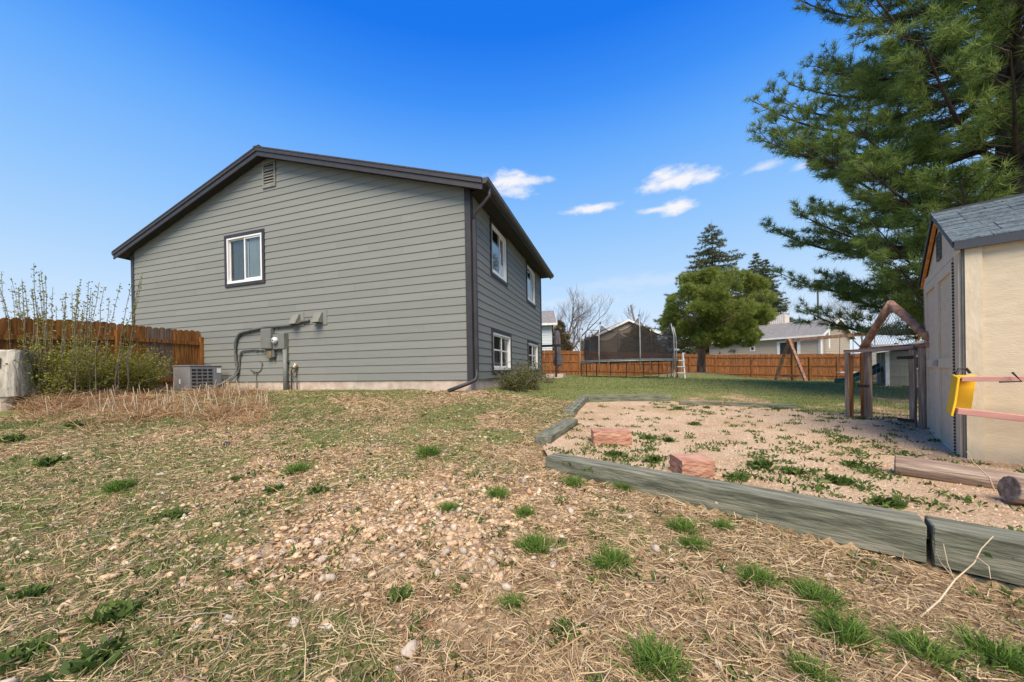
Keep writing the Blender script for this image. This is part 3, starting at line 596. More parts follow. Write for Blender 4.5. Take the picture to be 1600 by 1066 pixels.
# camper trailer and a tarp-covered boat behind the corner fence
p = ptY(1108, 551, 31.0); cm = empty('camper_trailer', (p.x, p.y, EYE-1.2), .15, 'white camper trailer with a dark window behind the fence corner', 'camper')
pf = [(-1.0, .55), (.75, .55), (.80, 1.7), (.55, 2.25), (-.9, 2.30), (-1.0, 2.1)]
MB().prism([(x, -.0, q) for x, q in pf], [(x, 2.2, q) for x, q in pf]).build('body', MATS['rv_white'], cm, .05); MB().box(.02, .62, -.03, -.001, 1.28, 1.62).build('window', MATS['interior_dark'], cm, .01); MB().box(.1, .55, -.02, -.001, 1.9, 1.98).build('stripe', MATS['black_metal'], cm)
for y_ in (.25, 1.8): MB().tube([(-.2, y_, .35), (-.2, y_+.2, .35)], .34, 16).build('wheel', MATS['black_metal'], cm)
p = ptY(1068, 552, 30.5); tb = empty('covered_boat', (p.x, p.y, EYE-1.1), .1, 'low white covered boat behind the fence left of the camper', 'boat')
pf = [(-1.6, .9, .2), (-1.5, 1.75, .4), (-.2, 2.02, .9), (1.2, 1.80, .5), (1.9, 1.2, .2)]
MB().prism([(x, -wd_, q) for x, q, wd_ in pf], [(x, wd_, q) for x, q, wd_ in pf]).build('tarp', MATS['rv_white'], tb, .03); MB().box(-1.4, 1.5, -.5, .5, .1, .88).build('hull', MATS['conduit_grey'], tb, .05)
# stadium light mast far off
p = ptY(1278, 470, 120); ml = empty('light_mast', (p.x, p.y, EYE-1.5), 0, 'distant stadium light mast rising above the pine branches', 'light pole')
MB().tube([(0, 0, 0), (0, 0, 30)], .28, 8).build('pole', MATS['conduit_grey'], ml)
for q in (28.6, 30.0):
    for x in (-.55, .55): MB().box(x-.45, x+.45, -.3, .3, q-.4, q+.5).build('lamp', MATS['black_metal'], ml, .1)

# ------------------------------------------------------------------ patio corner past the house: post and beam, folded parasol, step
pp = hw(.45, LEN+.9, 0); po = empty('patio_cover', (pp.x, pp.y, gzs(pp.x, pp.y)), -TH, 'black metal patio post and beam at the far corner of the house', 'patio cover')
MB().box(-.035, .035, -.035, .035, -.05, 1.36).build('post', MATS['black_metal'], po); MB().box(-1.3, .20, -.045, .045, 1.361, 1.46).build('beam', MATS['black_metal'], po); MB().box(.25, .40, -.09, .06, 1.36, 1.46).build('lamp', MATS['black_metal'], po)
mat('parasol_cloth', (.085, .078, .090), (.14, .13, .145), scale=3, stretch=(6, 6, 1), rough=.9)
up = ptY(872, 584, 15.6); um = empty('folded_parasol', (up.x, up.y, gzs(up.x, up.y)), 0, 'folded dark grey parasol standing beside the patio post', 'parasol')
MB().tube([(0, 0, 0), (0, 0, 2.2)], .022, 8).build('pole', MATS['black_metal'], um)
rings = []; m = MB(); nn = 14
prof = [(.52, .10), (.60, .17), (.78, .19), (1.0, .13), (1.5, .12), (1.9, .10), (2.1, .05)]
for q, r_ in prof: rings.append([(r_*(1+.22*(k % 2))*math.cos(2*math.pi*k/nn), r_*(1+.22*(k % 2))*math.sin(2*math.pi*k/nn)*.7, q) for k in range(nn)])
for i in range(len(rings)-1):
    for k in range(nn): j = (k+1) % nn; m.poly([rings[i][k], rings[i][j], rings[i+1][j], rings[i+1][k]])
m.build('canopy', MATS['parasol_cloth'], um); MB().tube([(0, 0, 0), (0, 0, .07)], .25, 14).build('base', MATS['black_metal'], um)
sp = ptY(869, 586, 15.2); st = empty('patio_step', (sp.x-.1, sp.y, gzs(sp.x, sp.y)), -TH, 'pale concrete patio step below the folded parasol', 'step'); MB().box(-.35, .4, 0, .8, -.1, .19).build('riser', MATS['concrete'], st, .01); MB().box(-.6, .38, -.5, -.01, -.1, .05).build('slab', MATS['concrete'], st, .01)
x_, y_ = pxg(841, 589); rk = empty('plant_hoop', (x_, y_, gzs(x_, y_)), 0, 'small rusty plant hoop in the bed by the far house corner', 'plant support')
for dx in (0, .16): MB().tube([(dx, 0, -.05), (dx, 0, .22), (dx+.04, 0, .29), (dx+.10, 0, .29), (dx+.13, 0, .22), (dx+.13, 0, -.05)], .011, 6).build('hoop', MATS['red_log'], rk)

# ------------------------------------------------------------------ trampoline
mat('steel', (.30, .30, .30), (.42, .42, .42), scale=4, rough=.4, metal=.3); mat('pad_blue', (.10, .125, .15), (.17, .20, .225), scale=3, rough=.7); mat('rust_steel', (.10, .06, .045), (.20, .12, .085), scale=9, rough=.8)
def net_material():
    m = bpy.data.materials.new('net'); m.use_nodes = True; t = m.node_tree; n = t.nodes; l = t.links; b = n['Principled BSDF']; b.inputs['Base Color'].default_value = (.022, .020, .020, 1); b.inputs['Roughness'].default_value = .9
    tr = n.new('ShaderNodeBsdfTransparent'); mx = n.new('ShaderNodeMixShader'); mx.inputs[0].default_value = .66; l.new(tr.outputs[0], mx.inputs[1]); l.new(b.outputs[0], mx.inputs[2]); l.new(mx.outputs[0], n['Material Output'].inputs[0]); MATS['net'] = m
net_material()
tx, ty = ptY(981, 580, 17.2).xy; R_ = 2.2; tz = gzs(tx, ty)
tr = empty('trampoline', (tx, ty, tz), 0, 'round trampoline with a dark sagging safety net on the back lawn', 'trampoline')
HM = .80; ring = [(R_*math.cos(t), R_*math.sin(t), HM-.04) for t in np.linspace(0, 2*math.pi, 41)]
MB().tube(ring, .03, 6, cap=False).build('frame', MATS['steel'], tr, smooth=True)
pm = MB(); rr = [(R_*1.01, HM-.03), (R_*1.015, HM+.015), (R_*.97, HM+.035), (R_*.87, HM+.02)]
for i in range(40):
    t0, t1 = 2*math.pi*i/40, 2*math.pi*(i+1)/40
    for k in range(3): pm.poly([(rr[k][0]*math.cos(t0), rr[k][0]*math.sin(t0), rr[k][1]), (rr[k][0]*math.cos(t1), rr[k][0]*math.sin(t1), rr[k][1]), (rr[k+1][0]*math.cos(t1), rr[k+1][0]*math.sin(t1), rr[k+1][1]), (rr[k+1][0]*math.cos(t0), rr[k+1][0]*math.sin(t0), rr[k+1][1])])
pm.build('pad', MATS['pad_blue'], tr)
MB().prism([(R_*.88*math.cos(t), R_*.88*math.sin(t), HM-.02) for t in np.linspace(0, 2*math.pi, 41)[:-1]], [(R_*.88*math.cos(t), R_*.88*math.sin(t), HM-.01) for t in np.linspace(0, 2*math.pi, 41)[:-1]]).build('mat', MATS['black_metal'], tr)
NP = 8; pa = [math.radians(-97+i*45) for i in range(NP)]
for i, t in enumerate(pa):
    c, s = math.cos(t), math.sin(t); hp = 2.46+(.20 if i == 0 else random.uniform(-.1, .1)); lean = .06
    q = MB().tube([((R_+.05)*c, (R_+.05)*s, .35), ((R_+.07)*c, (R_+.07)*s, HM+.3), ((R_+.05)*c, (R_+.05)*s, hp-.5), ((R_-lean)*c, (R_-lean)*s, hp)], .024, 8).build('net_pole', MATS['steel'], tr, smooth=True)
    MB().tube([((R_-lean)*c, (R_-lean)*s, hp), ((R_-lean)*c, (R_-lean)*s, hp+.06)], .035, 8).build('pole_cap', MATS['black_metal'], q); pa[i] = (t, hp)
for i in range(NP):
    t = math.radians(-97+i*45); d_ = math.radians(11)
    MB().tube([(R_*math.cos(t-d_), R_*math.sin(t-d_), HM-.05), (R_*math.cos(t-d_), R_*math.sin(t-d_), -.02), (R_*math.cos(t+d_), R_*math.sin(t+d_), -.02), (R_*math.cos(t+d_), R_*math.sin(t+d_), HM-.05)], .024, 8).build('leg', MATS['rust_steel'], tr)
nv = []; ns = 96; rows = 10
for j in range(rows+1):
    for i in range(ns):
        t = math.radians(-97)+2*math.pi*i/ns; f_ = (i/ns*NP) % 1; k = int(i/ns*NP) % NP; h0 = pa[k][1]; h1 = pa[(k+1) % NP][1]
        top = h0*(1-f_)+h1*f_-.08-.52*(4*f_*(1-f_))**.8*(.8 if k not in (0,) else 1.0)
        z_ = HM+.02+(top-HM-.02)*j/rows; rad = R_*(.93+.02*math.sin(i*.9)*math.sin(j*.5))-.05*(4*f_*(1-f_))*(j/rows)
        nv.append((rad*math.cos(t), rad*math.sin(t), z_))
nf = [[j*ns+i, j*ns+(i+1) % ns, (j+1)*ns+(i+1) % ns, (j+1)*ns+i] for j in range(rows) for i in range(ns)]
ne = link('net', arr_mesh('net', np.array(nv), np.array(nf), MATS['net'], smooth=True), tr)
MB().tube([nv[rows*ns+i % ns] for i in range(ns+1)], .014, 5, cap=False).build('hem', MATS['black_metal'], ne)
lp_ = ptY(1062, 586, 16.3); ld = empty('ladder', (lp_.x, lp_.y, gzs(lp_.x, lp_.y)), math.radians(-12), 'white wooden step ladder leaning at the right edge of the trampoline', 'ladder')
for s in (-1, 1):
    MB().beam((s*.23, 0, -.03), (s*.20, .18, 1.22), .05, .035).build('rail', MATS['white_paint'], ld); MB().beam((s*.23, .62, -.03), (s*.20, .24, 1.20), .045, .03).build('rail', MATS['white_paint'], ld)
for q in (.26, .55, .84): MB().box(-.30, .26, .01+q*.145-.05, .10+q*.145-.05, q, q+.045).build('rung', MATS['white_paint'], ld)

# ------------------------------------------------------------------ swing set, playhouse, slide
A1 = ptY(1233, 532, 16.6); bp_ = ptY(1430, 515.5, 13.6)
sw = empty('swing_set', (A1.x, A1.y, gzs(A1.x, A1.y)), 0, 'wooden swing set with a reddish A-frame and long top beam', 'swing set')
loc = lambda v: Vector(v)-sw.location
tl, trr = loc(A1), loc(bp_); dB = (trr-tl).normalized(); pr_ = Vector((-dB.y, dB.x, 0)).normalized()
MB().beam(tl-dB*.15, trr+dB*.2, .09, .14).build('beam', MATS['red_log'], sw)
def gl(v): return gzs(v.x+sw.location.x, v.y+sw.location.y)-sw.location.z
for nm, base in (('leg', tl), ('leg2', trr)):
    for s in (1, -1):
        ft = base+pr_*s*.85+dB*(-.75*s if nm == 'leg' else .3); ft.z = gl(ft)-.05; MB().beam(ft, base+Vector((0, 0, .05))+pr_*s*.07, .10, .10).build('leg', MATS['red_log'], sw)
p0 = tl+pr_*.55-dB*.45; p1 = tl-pr_*.55+dB*.42; p0.z = gl(p0)+.22; p1.z = gl(p1)+.22; MB().beam(p0, p1, .06, .10).build('brace', MATS['red_log'], sw)
q0 = tl+dB*.12; q1 = Vector((q0.x, q0.y, gl(q0)-.05)); MB().beam(q1, q0-Vector((0, 0, .07)), .10, .10).build('post', MATS['cedar'], sw)
q0 = tl+dB*.65; q1 = Vector((q0.x+.1, q0.y, gl(q0)-.05)); MB().beam(q1, (q1.x, q1.y, gl(q0)+1.1), .09, .09).build('post', MATS['cedar'], sw)
mat('rope', (.06, .055, .05), (.11, .10, .09), scale=30, rough=.9)
for tpos in (.50,):
    c0 = tl+(trr-tl)*tpos; seat = c0.copy(); seat.z = gl(c0)+.42; sg = empty('hanging_swing', sw.location+seat, 0, 'pale flat swing seat hanging on ropes from the top beam', 'swing')
    MB().box(-.34, .34, -.10, .10, -.015, .015).build('seat', MATS['white_paint'], sg, .005)
    for s in (-1, 1): MB().tube([(s*.31, 0, .016), (s*.28+.02, 0, c0.z-seat.z-.06)], .010, 6).build('rope', MATS['rope'], sg)
tp = tl+(trr-tl)*.72; tb_ = empty('trapeze_rope', sw.location+tp, 0, 'single dark rope hanging from the swing beam right of the seat', 'rope'); MB().tube([(0, 0, -.06), (0, 0, -.80)], .014, 6).build('rope', MATS['rope'], tb_); MB().tube([(0, 0, .07), (0, 0, .45)], .012, 6).build('hook', MATS['black_metal'], tb_)
mat('playhouse_siding', (.20, .205, .175), (.25, .255, .22), scale=5, stretch=(.5, .5, 8), rough=.85, rand=.06); mat('slide_green', (.012, .075, .055), (.022, .115, .085), scale=4, rough=.4)
c0 = ptY(1387, 604, 11.4); c1 = ptY(1447, 607, 10.9); ph = empty('playhouse', (c0.x, c0.y, gzs(c0.x, c0.y)), math.atan2(c1.y-c0.y, c1.x-c0.x), 'small grey-green playhouse with white trim and window behind the wire gate', 'playhouse')
PW, PD, PH = 1.75, 1.5, 1.12
for i in range(7): bx('siding_board', MATS['playhouse_siding'], ph, 0.05, PW-.05, -.012 if i % 2 == 0 else -.008, .02, i*.16, i*.16+.157)
for i in range(7): bx('siding_board', MATS['playhouse_siding'], ph, -.010, .02, .05, PD, i*.16, i*.16+.157)
bx('wall', MATS['playhouse_siding'], ph, .03, PW, .03, PD, -.2, PH)
for x in (0, PW): MB().box(x-.045, x+.045, -.025, .045, -.05, PH).build('corner_trim', MATS['white_paint'], ph)
pf = [(-.35, PH-.03), (.85, PH+.26), (2.1, PH-.03), (2.1, PH+.02), (.85, PH+.32), (-.35, PH+.02)]
MB().prism([(x, -.28, q) for x, q in pf], [(x, PD+.2, q) for x, q in pf]).build('roof', MATS['white_paint'], ph)
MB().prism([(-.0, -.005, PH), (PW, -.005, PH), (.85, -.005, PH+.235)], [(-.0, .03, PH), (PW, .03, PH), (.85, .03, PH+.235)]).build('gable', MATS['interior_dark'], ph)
wn = MB()
for (a_, b_, c_, d_) in [(.48, 1.10, .92, .97), (.48, 1.10, .53, .58), (.48, .53, .581, .919), (1.05, 1.10, .581, .919)]: wn.box(a_, b_, -.035, -.013, c_, d_)
wf = wn.build('window', MATS['white_paint'], ph); bx('pane', MATS['interior_dark'], wf, .53, 1.05, -.018, -.0135, .58, .92)
s0 = ptY(1312, 599, 12.3); s1 = ptY(1390, 570, 12.0); sl_ = empty('slide', (s0.x, s0.y, gzs(s0.x, s0.y)), math.atan2(s1.y-s0.y, s1.x-s0.x), 'dark green plastic slide coming down left of the playhouse', 'slide')
Ls = math.hypot(s1.x-s0.x, s1.y-s0.y); Hs = s1.z-sl_.location.z; pts = [(0, .04), (.25, .05), (.5, .16), (Ls, Hs), (Ls+.4, Hs+.03)]
m = MB()
for i in range(4):
    (x0, z0), (x1, z1) = pts[i], pts[i+1]; m.prism([(x0, -.22, z0), (x0, .22, z0), (x0, .22, z0+.03), (x0, -.22, z0+.03)], [(x1, -.22, z1), (x1, .22, z1), (x1, .22, z1+.03), (x1, -.22, z1+.03)])
m.build('bed', MATS['slide_green'], sl_)
for s in (-1, 1):
    m = MB()
    for i in range(4): (x0, z0), (x1, z1) = pts[i], pts[i+1]; m.prism([(x0, s*.24-.02, z0-.02), (x0, s*.24+.02, z0-.02), (x0, s*.24+.02, z0+.13), (x0, s*.24-.02, z0+.13)], [(x1, s*.24-.02, z1-.02), (x1, s*.24+.02, z1-.02), (x1, s*.24+.02, z1+.13), (x1, s*.24-.02, z1+.13)])
    m.build('side_rail', MATS['slide_green'], sl_)
d0 = ptY(1362, 604, 13.2); dk = empty('slide_platform', (d0.x, d0.y, gzs(d0.x, d0.y)), -.05, 'pale sided slide platform behind the slide and gate posts', 'platform')
mat('grey_siding', (.38, .385, .36), (.46, .46, .43), scale=4, stretch=(.5, .5, 8), rough=.85, rand=.05)
for i in range(6): bx('siding_board', MATS['grey_siding'], dk, 0, 1.0, -.01 if i % 2 else -.014, .02, .55+i*.15, .697+i*.15)
for x in (.03, .97): MB().box(x-.04, x+.04, .03, .11, -.1, 1.5).build('post', MATS['old_log'], dk)
for i in range(4): MB().beam((0, .0, .02+i*.13), (1.0, 0, .06+i*.12), .09, .10).build('log', MATS['old_log'], dk)

# ------------------------------------------------------------------ shed (local x along the long wall, y along the door wall)
mat('shed_cream', (.53, .445, .315), (.60, .515, .375), scale=7, stretch=(1, 1, 3), rough=.85, bump=.35, bscale=45, bdist=.006); mat('shed_trim', (.54, .46, .33), (.62, .535, .395), scale=5, stretch=(3, 3, 1), rough=.85, bump=.2)
mat('raw_orange_wood', (.42, .15, .025), (.62, .27, .06), scale=3, stretch=(1, 6, 6), rough=.7); mat('slate_shingle', (.052, .070, .080), (.125, .155, .168), scale=26, rough=.95, bump=.5, c3=(.085, .11, .122), rand=.24, bscale=70); mat('drip_edge', (.035, .042, .052), (.05, .058, .07), scale=4, rough=.5)
mat('hinge', (.10, .10, .09), (.35, .34, .30), scale=80, stretch=(.1, .1, 1), rough=.6)
SN = ptZ(1507, 716, -.85); SF = ptZ(1449.5, 670, -.85); srz = math.atan2(SF.y-SN.y, SF.x-SN.x)-math.pi/2; SW_ = math.hypot(SF.x-SN.x, SF.y-SN.y)
shed = empty('garden_shed', (SN.x, SN.y, EYE-.85), srz, 'cream garden shed with slate blue shingle roof at the right edge', 'shed')
SLn, HW, HR = 3.2, 1.92, 2.50; my = SW_/2; sl2 = (HR-HW-.04)/(my)
bx('wall', MATS['shed_cream'], shed, .0, SLn, .0, .04, -.12, HW)
gb = [(.0405, -.12), (SW_, -.12), (SW_, HW), (my, HR-.07), (.0405, HW)]
MB().prism([(.0, y, q) for y, q in gb], [(.04, y, q) for y, q in gb]).build('wall', MATS['shed_cream'], shed)
bx('wall', MATS['shed_cream'], shed, .041, SLn, SW_-.04, SW_, -.12, HW); bx('wall', MATS['shed_cream'], shed, SLn-.04, SLn, .041, SW_-.041, -.12, HW)
for (x0, x1) in ((.012, .105), (1.25, 1.33), (2.5, 2.58)): bx('batten', MATS['shed_trim'], shed, x0, x1, -.020, -.001, -.12, HW-.03)
bx('corner_gap', MATS['conduit_grey'], shed, -.004, .011, -.012, .012, -.12, HW-.02)
TD = MATS['shed_trim']
for (y0, y1, q0_, q1_) in [(.013, .19, -.12, 1.84), (SW_-.17, SW_-.005, -.12, 1.84), (.0125, SW_-.006, 1.8405, 1.92)]: bx('trim_board', TD, shed, -.020, -.001, y0, y1, q0_, q1_)
dw = (SW_-.17-.20-.015)/2
for k in range(2):
    y0 = .20+k*(dw+.012); y1 = y0+dw; d = MB().box(-.012, -.0005, y0, y1, -.08, 1.82).build('door', MATS['shed_cream'], shed)
    for (a_, b_, c_, e_) in [(y0, y0+.09, -.08, 1.82), (y1-.09, y1, -.08, 1.82), (y0+.0905, y1-.0905, 1.72, 1.82), (y0+.0905, y1-.0905, -.08, .03), (y0+.0905, y1-.0905, .80, .90)]: bx('stile', TD, d, -.030, -.0125, a_, b_, c_, e_)
    yh = y0-.006 if k == 0 else y1+.004; hg = MB()
    for i in range(62): hg.box(-.033, -.021, yh-.007, yh+.007, -.06+i*.030, -.06+i*.030+.016)
    hg.build('hinge', MATS['black_metal'], d)
MB().box(-.055, -.031, .20+dw-.05, .20+dw+.07, .82, .88).build('latch', MATS['steel'], shed, .004)
gvn = MB()
for (a_, b_, c_, d_) in [(my-.10, my+.10, 2.24, 2.27), (my-.10, my+.10, 1.98, 2.01), (my-.10, my-.07, 2.011, 2.239), (my+.07, my+.10, 2.011, 2.239)]: gvn.box(-.018, -.001, a_, b_, c_, d_)
gvo = gvn.build('gable_vent', MATS['conduit_grey'], shed)
for i in range(5): bx('slat', MATS['black_metal'], gvo, -.012, -.001, my-.07, my+.07, 2.015+i*.046, 2.04+i*.046)
OV, OVX = .05, .05
zrf = lambda y, o=0: HR+o-sl2*abs(y-my)
for sg in (-1, 1):
    ye = my+sg*(my+OV); a_ = [(my, zrf(my, -.035)), (ye, zrf(ye, -.035)), (ye, zrf(ye, -.008)), (my, zrf(my, -.008))]
    rf = MB().prism([(-OVX, y, q) for y, q in a_], [(SLn+OVX, y, q) for y, q in a_]).build('roof', MATS['drip_edge'], shed)
    yy = sorted((ye, ye+sg*.018)); bx('fascia', MATS['drip_edge'], shed, -OVX, SLn+OVX, yy[0], yy[1], zrf(ye, -.085), zrf(ye, -.012))
    a_ = [(my, zrf(my, -.115)), (ye-sg*.01, zrf(ye-sg*.01, -.115)), (ye-sg*.01, zrf(ye-sg*.01, -.036)), (my, zrf(my, -.036))]
    MB().prism([(-OVX+.012, y, q) for y, q in a_], [(-OVX+.034, y, q) for y, q in a_]).build('rake_board', MATS['raw_orange_wood'] if sg > 0 else MATS['shed_trim'], shed)
    a_ = [(my, zrf(my, -.060)), (ye, zrf(ye, -.060)), (ye, zrf(ye, .002)), (my, zrf(my, .002))]
    MB().prism([(-OVX-.008, y, q) for y, q in a_], [(-OVX-.001, y, q) for y, q in a_]).build('drip_edge', MATS['drip_edge'], shed)
    nc = 9; sl_len = (my+OV)/nc; tilt = math.atan(sl2)
    for c in range(nc):
        x = -OVX-.012
        while x < SLn+OVX:
            if sg > 0 and c > 0: break
            wd_ = random.choice((.16, .22, .28, .34)); x1 = min(x+wd_-.004, SLn+OVX+.01)
            y_lo = ye+sg*.012-sg*c*sl_len; y_hi = y_lo-sg*(sl_len+.03); lift = random.choice((.008, .011, .015))
            if sg*(y_hi-my) < 0: y_hi = my
            MB().prism([(x, y_lo, zrf(y_lo, -.002)), (x1, y_lo, zrf(y_lo, -.002)), (x1, y_hi, zrf(y_hi, -.006)), (x, y_hi, zrf(y_hi, -.006))], [(x, y_lo, zrf(y_lo, lift)), (x1, y_lo, zrf(y_lo, lift)), (x1, y_hi, zrf(y_hi, .001)), (x, y_hi, zrf(y_hi, .001))]).build('shingle', MATS['slate_shingle'], rf)
            x += wd_
x = -OVX-.015
rc = MB().box(-OVX, SLn+OVX, my-.05, my+.05, HR-.03, HR+.005).build('ridge', MATS['drip_edge'], shed)
while x < SLn: MB().prism([(x, my-.10, HR-.045), (x+.24, my-.10, HR-.050), (x+.24, my, HR+.010), (x, my, HR+.018)], [(x, my+.10, HR-.045), (x+.24, my+.10, HR-.050), (x+.24, my+.001, HR+.010), (x, my+.001, HR+.018)]).build('ridge_shingle', MATS['slate_shingle'], rc); x += .2
# yellow rack with two faded pink boards hung on the long wall
mat('yellow_plastic', (.72, .42, .010), (.82, .52, .020), scale=5, rough=.45, spec=.4); mat('pink_board', (.42, .20, .165), (.55, .29, .245), scale=4, stretch=(.5, 6, 6), rough=.8)
rk = empty('yellow_rack', shed.location+Vector((-.13*math.cos(srz)+.06*math.sin(srz), -.13*math.sin(srz)-.06*math.cos(srz), .03)), srz, 'bright yellow plastic bracket with two faded pink boards hung on the shed wall', 'rack')
tk = .014
def yel(n0, pts, dx): MB().prism([(x, y, q) for x, y, q in pts], [(x+dx[0], y+dx[1], q+dx[2]) for x, y, q in pts]).build(n0, MATS['yellow_plastic'], rk, .003)
yel('end_plate', [(.04, -.14, .72), (.04, -.36, .70), (.02, -.365, .50), (.0, -.38, .38), (.0, -.20, .40), (.03, -.14, .55)], (tk, 0, 0))
yel('back_plate', [(.055, -.142, .715), (.17, -.142, .715), (.14, -.142, .42), (.055, -.142, .42)], (0, .012, 0))
yel('top_flange', [(.055, -.145, .70), (.055, -.35, .69), (.15, -.20, .70), (.16, -.145, .70)], (0, 0, tk))
MB().beam((.06, -.30, .685), (1.25, -.22, .70), .10, .038).build('board', MATS['pink_board'], rk, .003)
MB().beam((.03, -.345, .425), (1.25, -.24, .27), .10, .048).build('board', MATS['pink_board'], rk, .003)
MB().tube([(.30, -.36, .74), (.34, -.365, .67), (.24, -.36, .665)], .008, 6).build('strap', MATS['black_metal'], rk); MB().tube([(.06, -.16, .72), (.08, -.14, .77), (.12, -.12, .77), (.14, -.11, .73)], .010, 6).build('strap', MATS['black_metal'], rk)
for (x, z0) in ((.9, .40),): MB().box(x, x+.05, -.34, -.022, z0, .70).build('upright', MATS['ac_grey'], rk)

# ------------------------------------------------------------------ arched wire gate beside the shed
R0 = ptZ(1444.5, 674, -.86); L0 = ptZ(1357, 657, -.85); grz = math.atan2(L0.y-R0.y, L0.x-R0.x); gw_ = math.hypot(L0.x-R0.x, L0.y-R0.y)
gate = empty('garden_arch', (R0.x, R0.y, EYE-.86), grz, 'rustic garden arch of posts with a peaked log top beside the shed', 'arch')
PHt = 1.06
MB().box(-.038, .038, -.035, .035, -.1, PHt).build('post', MATS['old_post'], gate, .006); MB().box(gw_-.036, gw_+.036, -.035, .035, -.1, PHt).build('post', MATS['old_post'], gate, .006); MB().box(gw_+.040, gw_+.078, -.03, .05, -.1, PHt-.02).build('post', MATS['cedar'], gate, .004)
MB().beam((-.12, .0, PHt+.03), (gw_+.12, 0, PHt+.03), .07, .05).build('lintel', MATS['red_log'], gate)
apex = Vector((gw_*.53, 0, PHt+.64))
for e in (Vector((-.10, 0, PHt+.10)), Vector((gw_+.08, 0, PHt+.06))):
    d_ = (apex-e); MB().tube([e+d_*t+Vector((0, random.uniform(-.006, .006), random.uniform(-.006, .006))) for t in (0, .25, .5, .75, 1.03)], [.047, .049, .046, .049, .045], 10).build('log', MATS['red_log'], gate, smooth=True)
mat('wire', (.20, .20, .19), (.28, .28, .27), scale=9, rough=.5, metal=.5)
wr = MB()
for i in range(-30, 46):
    for s in (1, -1):
        z0_, z1_ = PHt+.06, apex.z-.03; x0 = i*.045; pts = []
        for k in range(25):
            q = z0_+(z1_-z0_)*k/24; x = x0+s*(q-z0_)*.6; fr_ = (apex.z-q)/(apex.z-PHt)
            if apex.x-fr_*apex.x < x < apex.x+fr_*(gw_-apex.x): pts.append((x, .012, q))
        if len(pts) > 1: wr.beam(pts[0], pts[-1], .0022, .0022)
wo = wr.build('wire_mesh', MATS['wire'], gate); wo['kind'] = 'stuff'
H0 = ptZ(1436, 672, -.86); F0 = ptZ(1333, 656, -.85); lz = math.atan2(F0.y-H0.y, F0.x-H0.x); lw = math.hypot(F0.x-H0.x, F0.y-H0.y)
leaf = empty('wire_gate', (H0.x, H0.y, EYE-.86), lz, 'old wooden wire gate leaf standing under the log arch', 'gate')
for (x, m_, wd_) in ((.0, 'old_post', .04), (lw, 'old_post', .05)): MB().box(x-wd_/2-.01, x+wd_/2+.01, .05, .09, -.02, 1.04).build('stile', MATS[m_], leaf, .004)
MB().box(lw-.065, lw-.037, .05, .088, .0, 1.0).build('stile', MATS['cedar'], leaf)
MB().beam((-.03, .07, 1.065), (lw+.04, .07, 1.065), .05, .045).build('top_rail', MATS['old_log'], leaf); MB().beam((.05, .07, .035), (lw-.07, .07, .02), .03, .05).build('bottom_rail', MATS['old_log'], leaf)
for q in (.10, .92): h_ = MB(); h_.box(-.03, .16, .091, .10, q, q+.04); h_.build('hinge', MATS['black_metal'], leaf)
MB().box(lw-.28, lw-.14, .03, .06, .52, .56).build('latch', MATS['black_metal'], leaf)
wr = MB()
for i in range(int(lw/.06)): wr.beam((.04+i*.06, .062, .06), (.04+i*.06, .062, 1.03), .0016, .0016)
for i in range(12): wr.beam((.03, .064, .10+i*.08), (lw-.03, .064, .10+i*.08), .0016, .0016)
wo = wr.build('wire_mesh', MATS['wire'], leaf); wo['kind'] = 'stuff'
g0, g1 = ptZ(1365, 643, -.86), ptZ(1437, 645, -.86); tb2 = empty('ground_board', (g0.x, g0.y, EYE-.87), math.atan2(g1.y-g0.y, g1.x-g0.x), 'dark weathered board lying on the ground behind the wire gate', 'board')
MB().box(0, math.hypot(g1.x-g0.x, g1.y-g0.y), -.03, .03, -.03, .045).build('board', MATS['old_log'], tb2, .004)
g0, g1 = ptZ(1415, 614, -.9), ptZ(1445, 615, -.9); tb3 = empty('loose_plank', (g0.x, g0.y, gzs(g0.x, g0.y)), 0.05, 'loose brown plank on the lawn in front of the playhouse', 'board'); MB().box(0, .9, -.1, .1, .0, .06).build('plank', MATS['old_log'], tb3, .006)

# ------------------------------------------------------------------ timbers, logs, stone blocks
def roughen(me, amp, seed, sub=1):
    bm = bmesh.new(); bm.from_mesh(me)
    if sub: bmesh.ops.subdivide_edges(bm, edges=[e for e in bm.edges if e.calc_length() > .12], cuts=sub*3, use_grid_fill=True)
    r = random.Random(seed)
    for v in bm.verts:
        k = vnoise(np.array([v.co.x*3+v.co.z*9]), np.array([v.co.y*9+seed]), 2.0, seed)[0]-.5
        v.co += Vector((r.uniform(-1, 1), r.uniform(-1, 1), r.uniform(-1, 1)))*amp*.5+Vector((0, k, k))*amp*1.5
    bm.to_mesh(me); bm.free(); return me
def tie(P0, P1, label, wd=.19, ht=.19, side=1, seed=0, name='timber'):
    """landscape timber whose top outer edge runs from P0 to P1; the body lies on the inner side of that edge"""
    P0 = Vector(P0); P1 = Vector(P1); d = P1-P0; ln = d.length; rz = math.atan2(d.y, d.x); tilt = -math.asin(d.z/ln)
    me = MB().box(.004, ln-.004, *sorted((0, side*wd)), -ht, 0).mesh(name, MATS['tie_wood'], .006); roughen(me, .0035, seed)
    o = link(name, me, None, P0, (0, tilt, rz)); tag(o, label, 'timber', 'landscape timbers round the gravel bed'); return o
T = lambda x, y, z: ptZ(x, y, z)
J = T(1450, 822, -.80); K = T(851, 713, -.80)
tie(K, J, 'long grey-green timber along the front of the gravel bed', side=1, seed=1)
dJ = (J-K).normalized(); tie(J+dJ*.012, J+dJ*2.2+Vector((0, 0, -.02)), 'grey-green front timber running out of frame at the right', side=1, seed=2)
tie(J+dJ*-.9+Vector((.015, .015, -.197)), J+dJ*2.0+Vector((.015, .015, -.215)), 'half-buried lower timber under the front timbers at the right', side=1, seed=3)
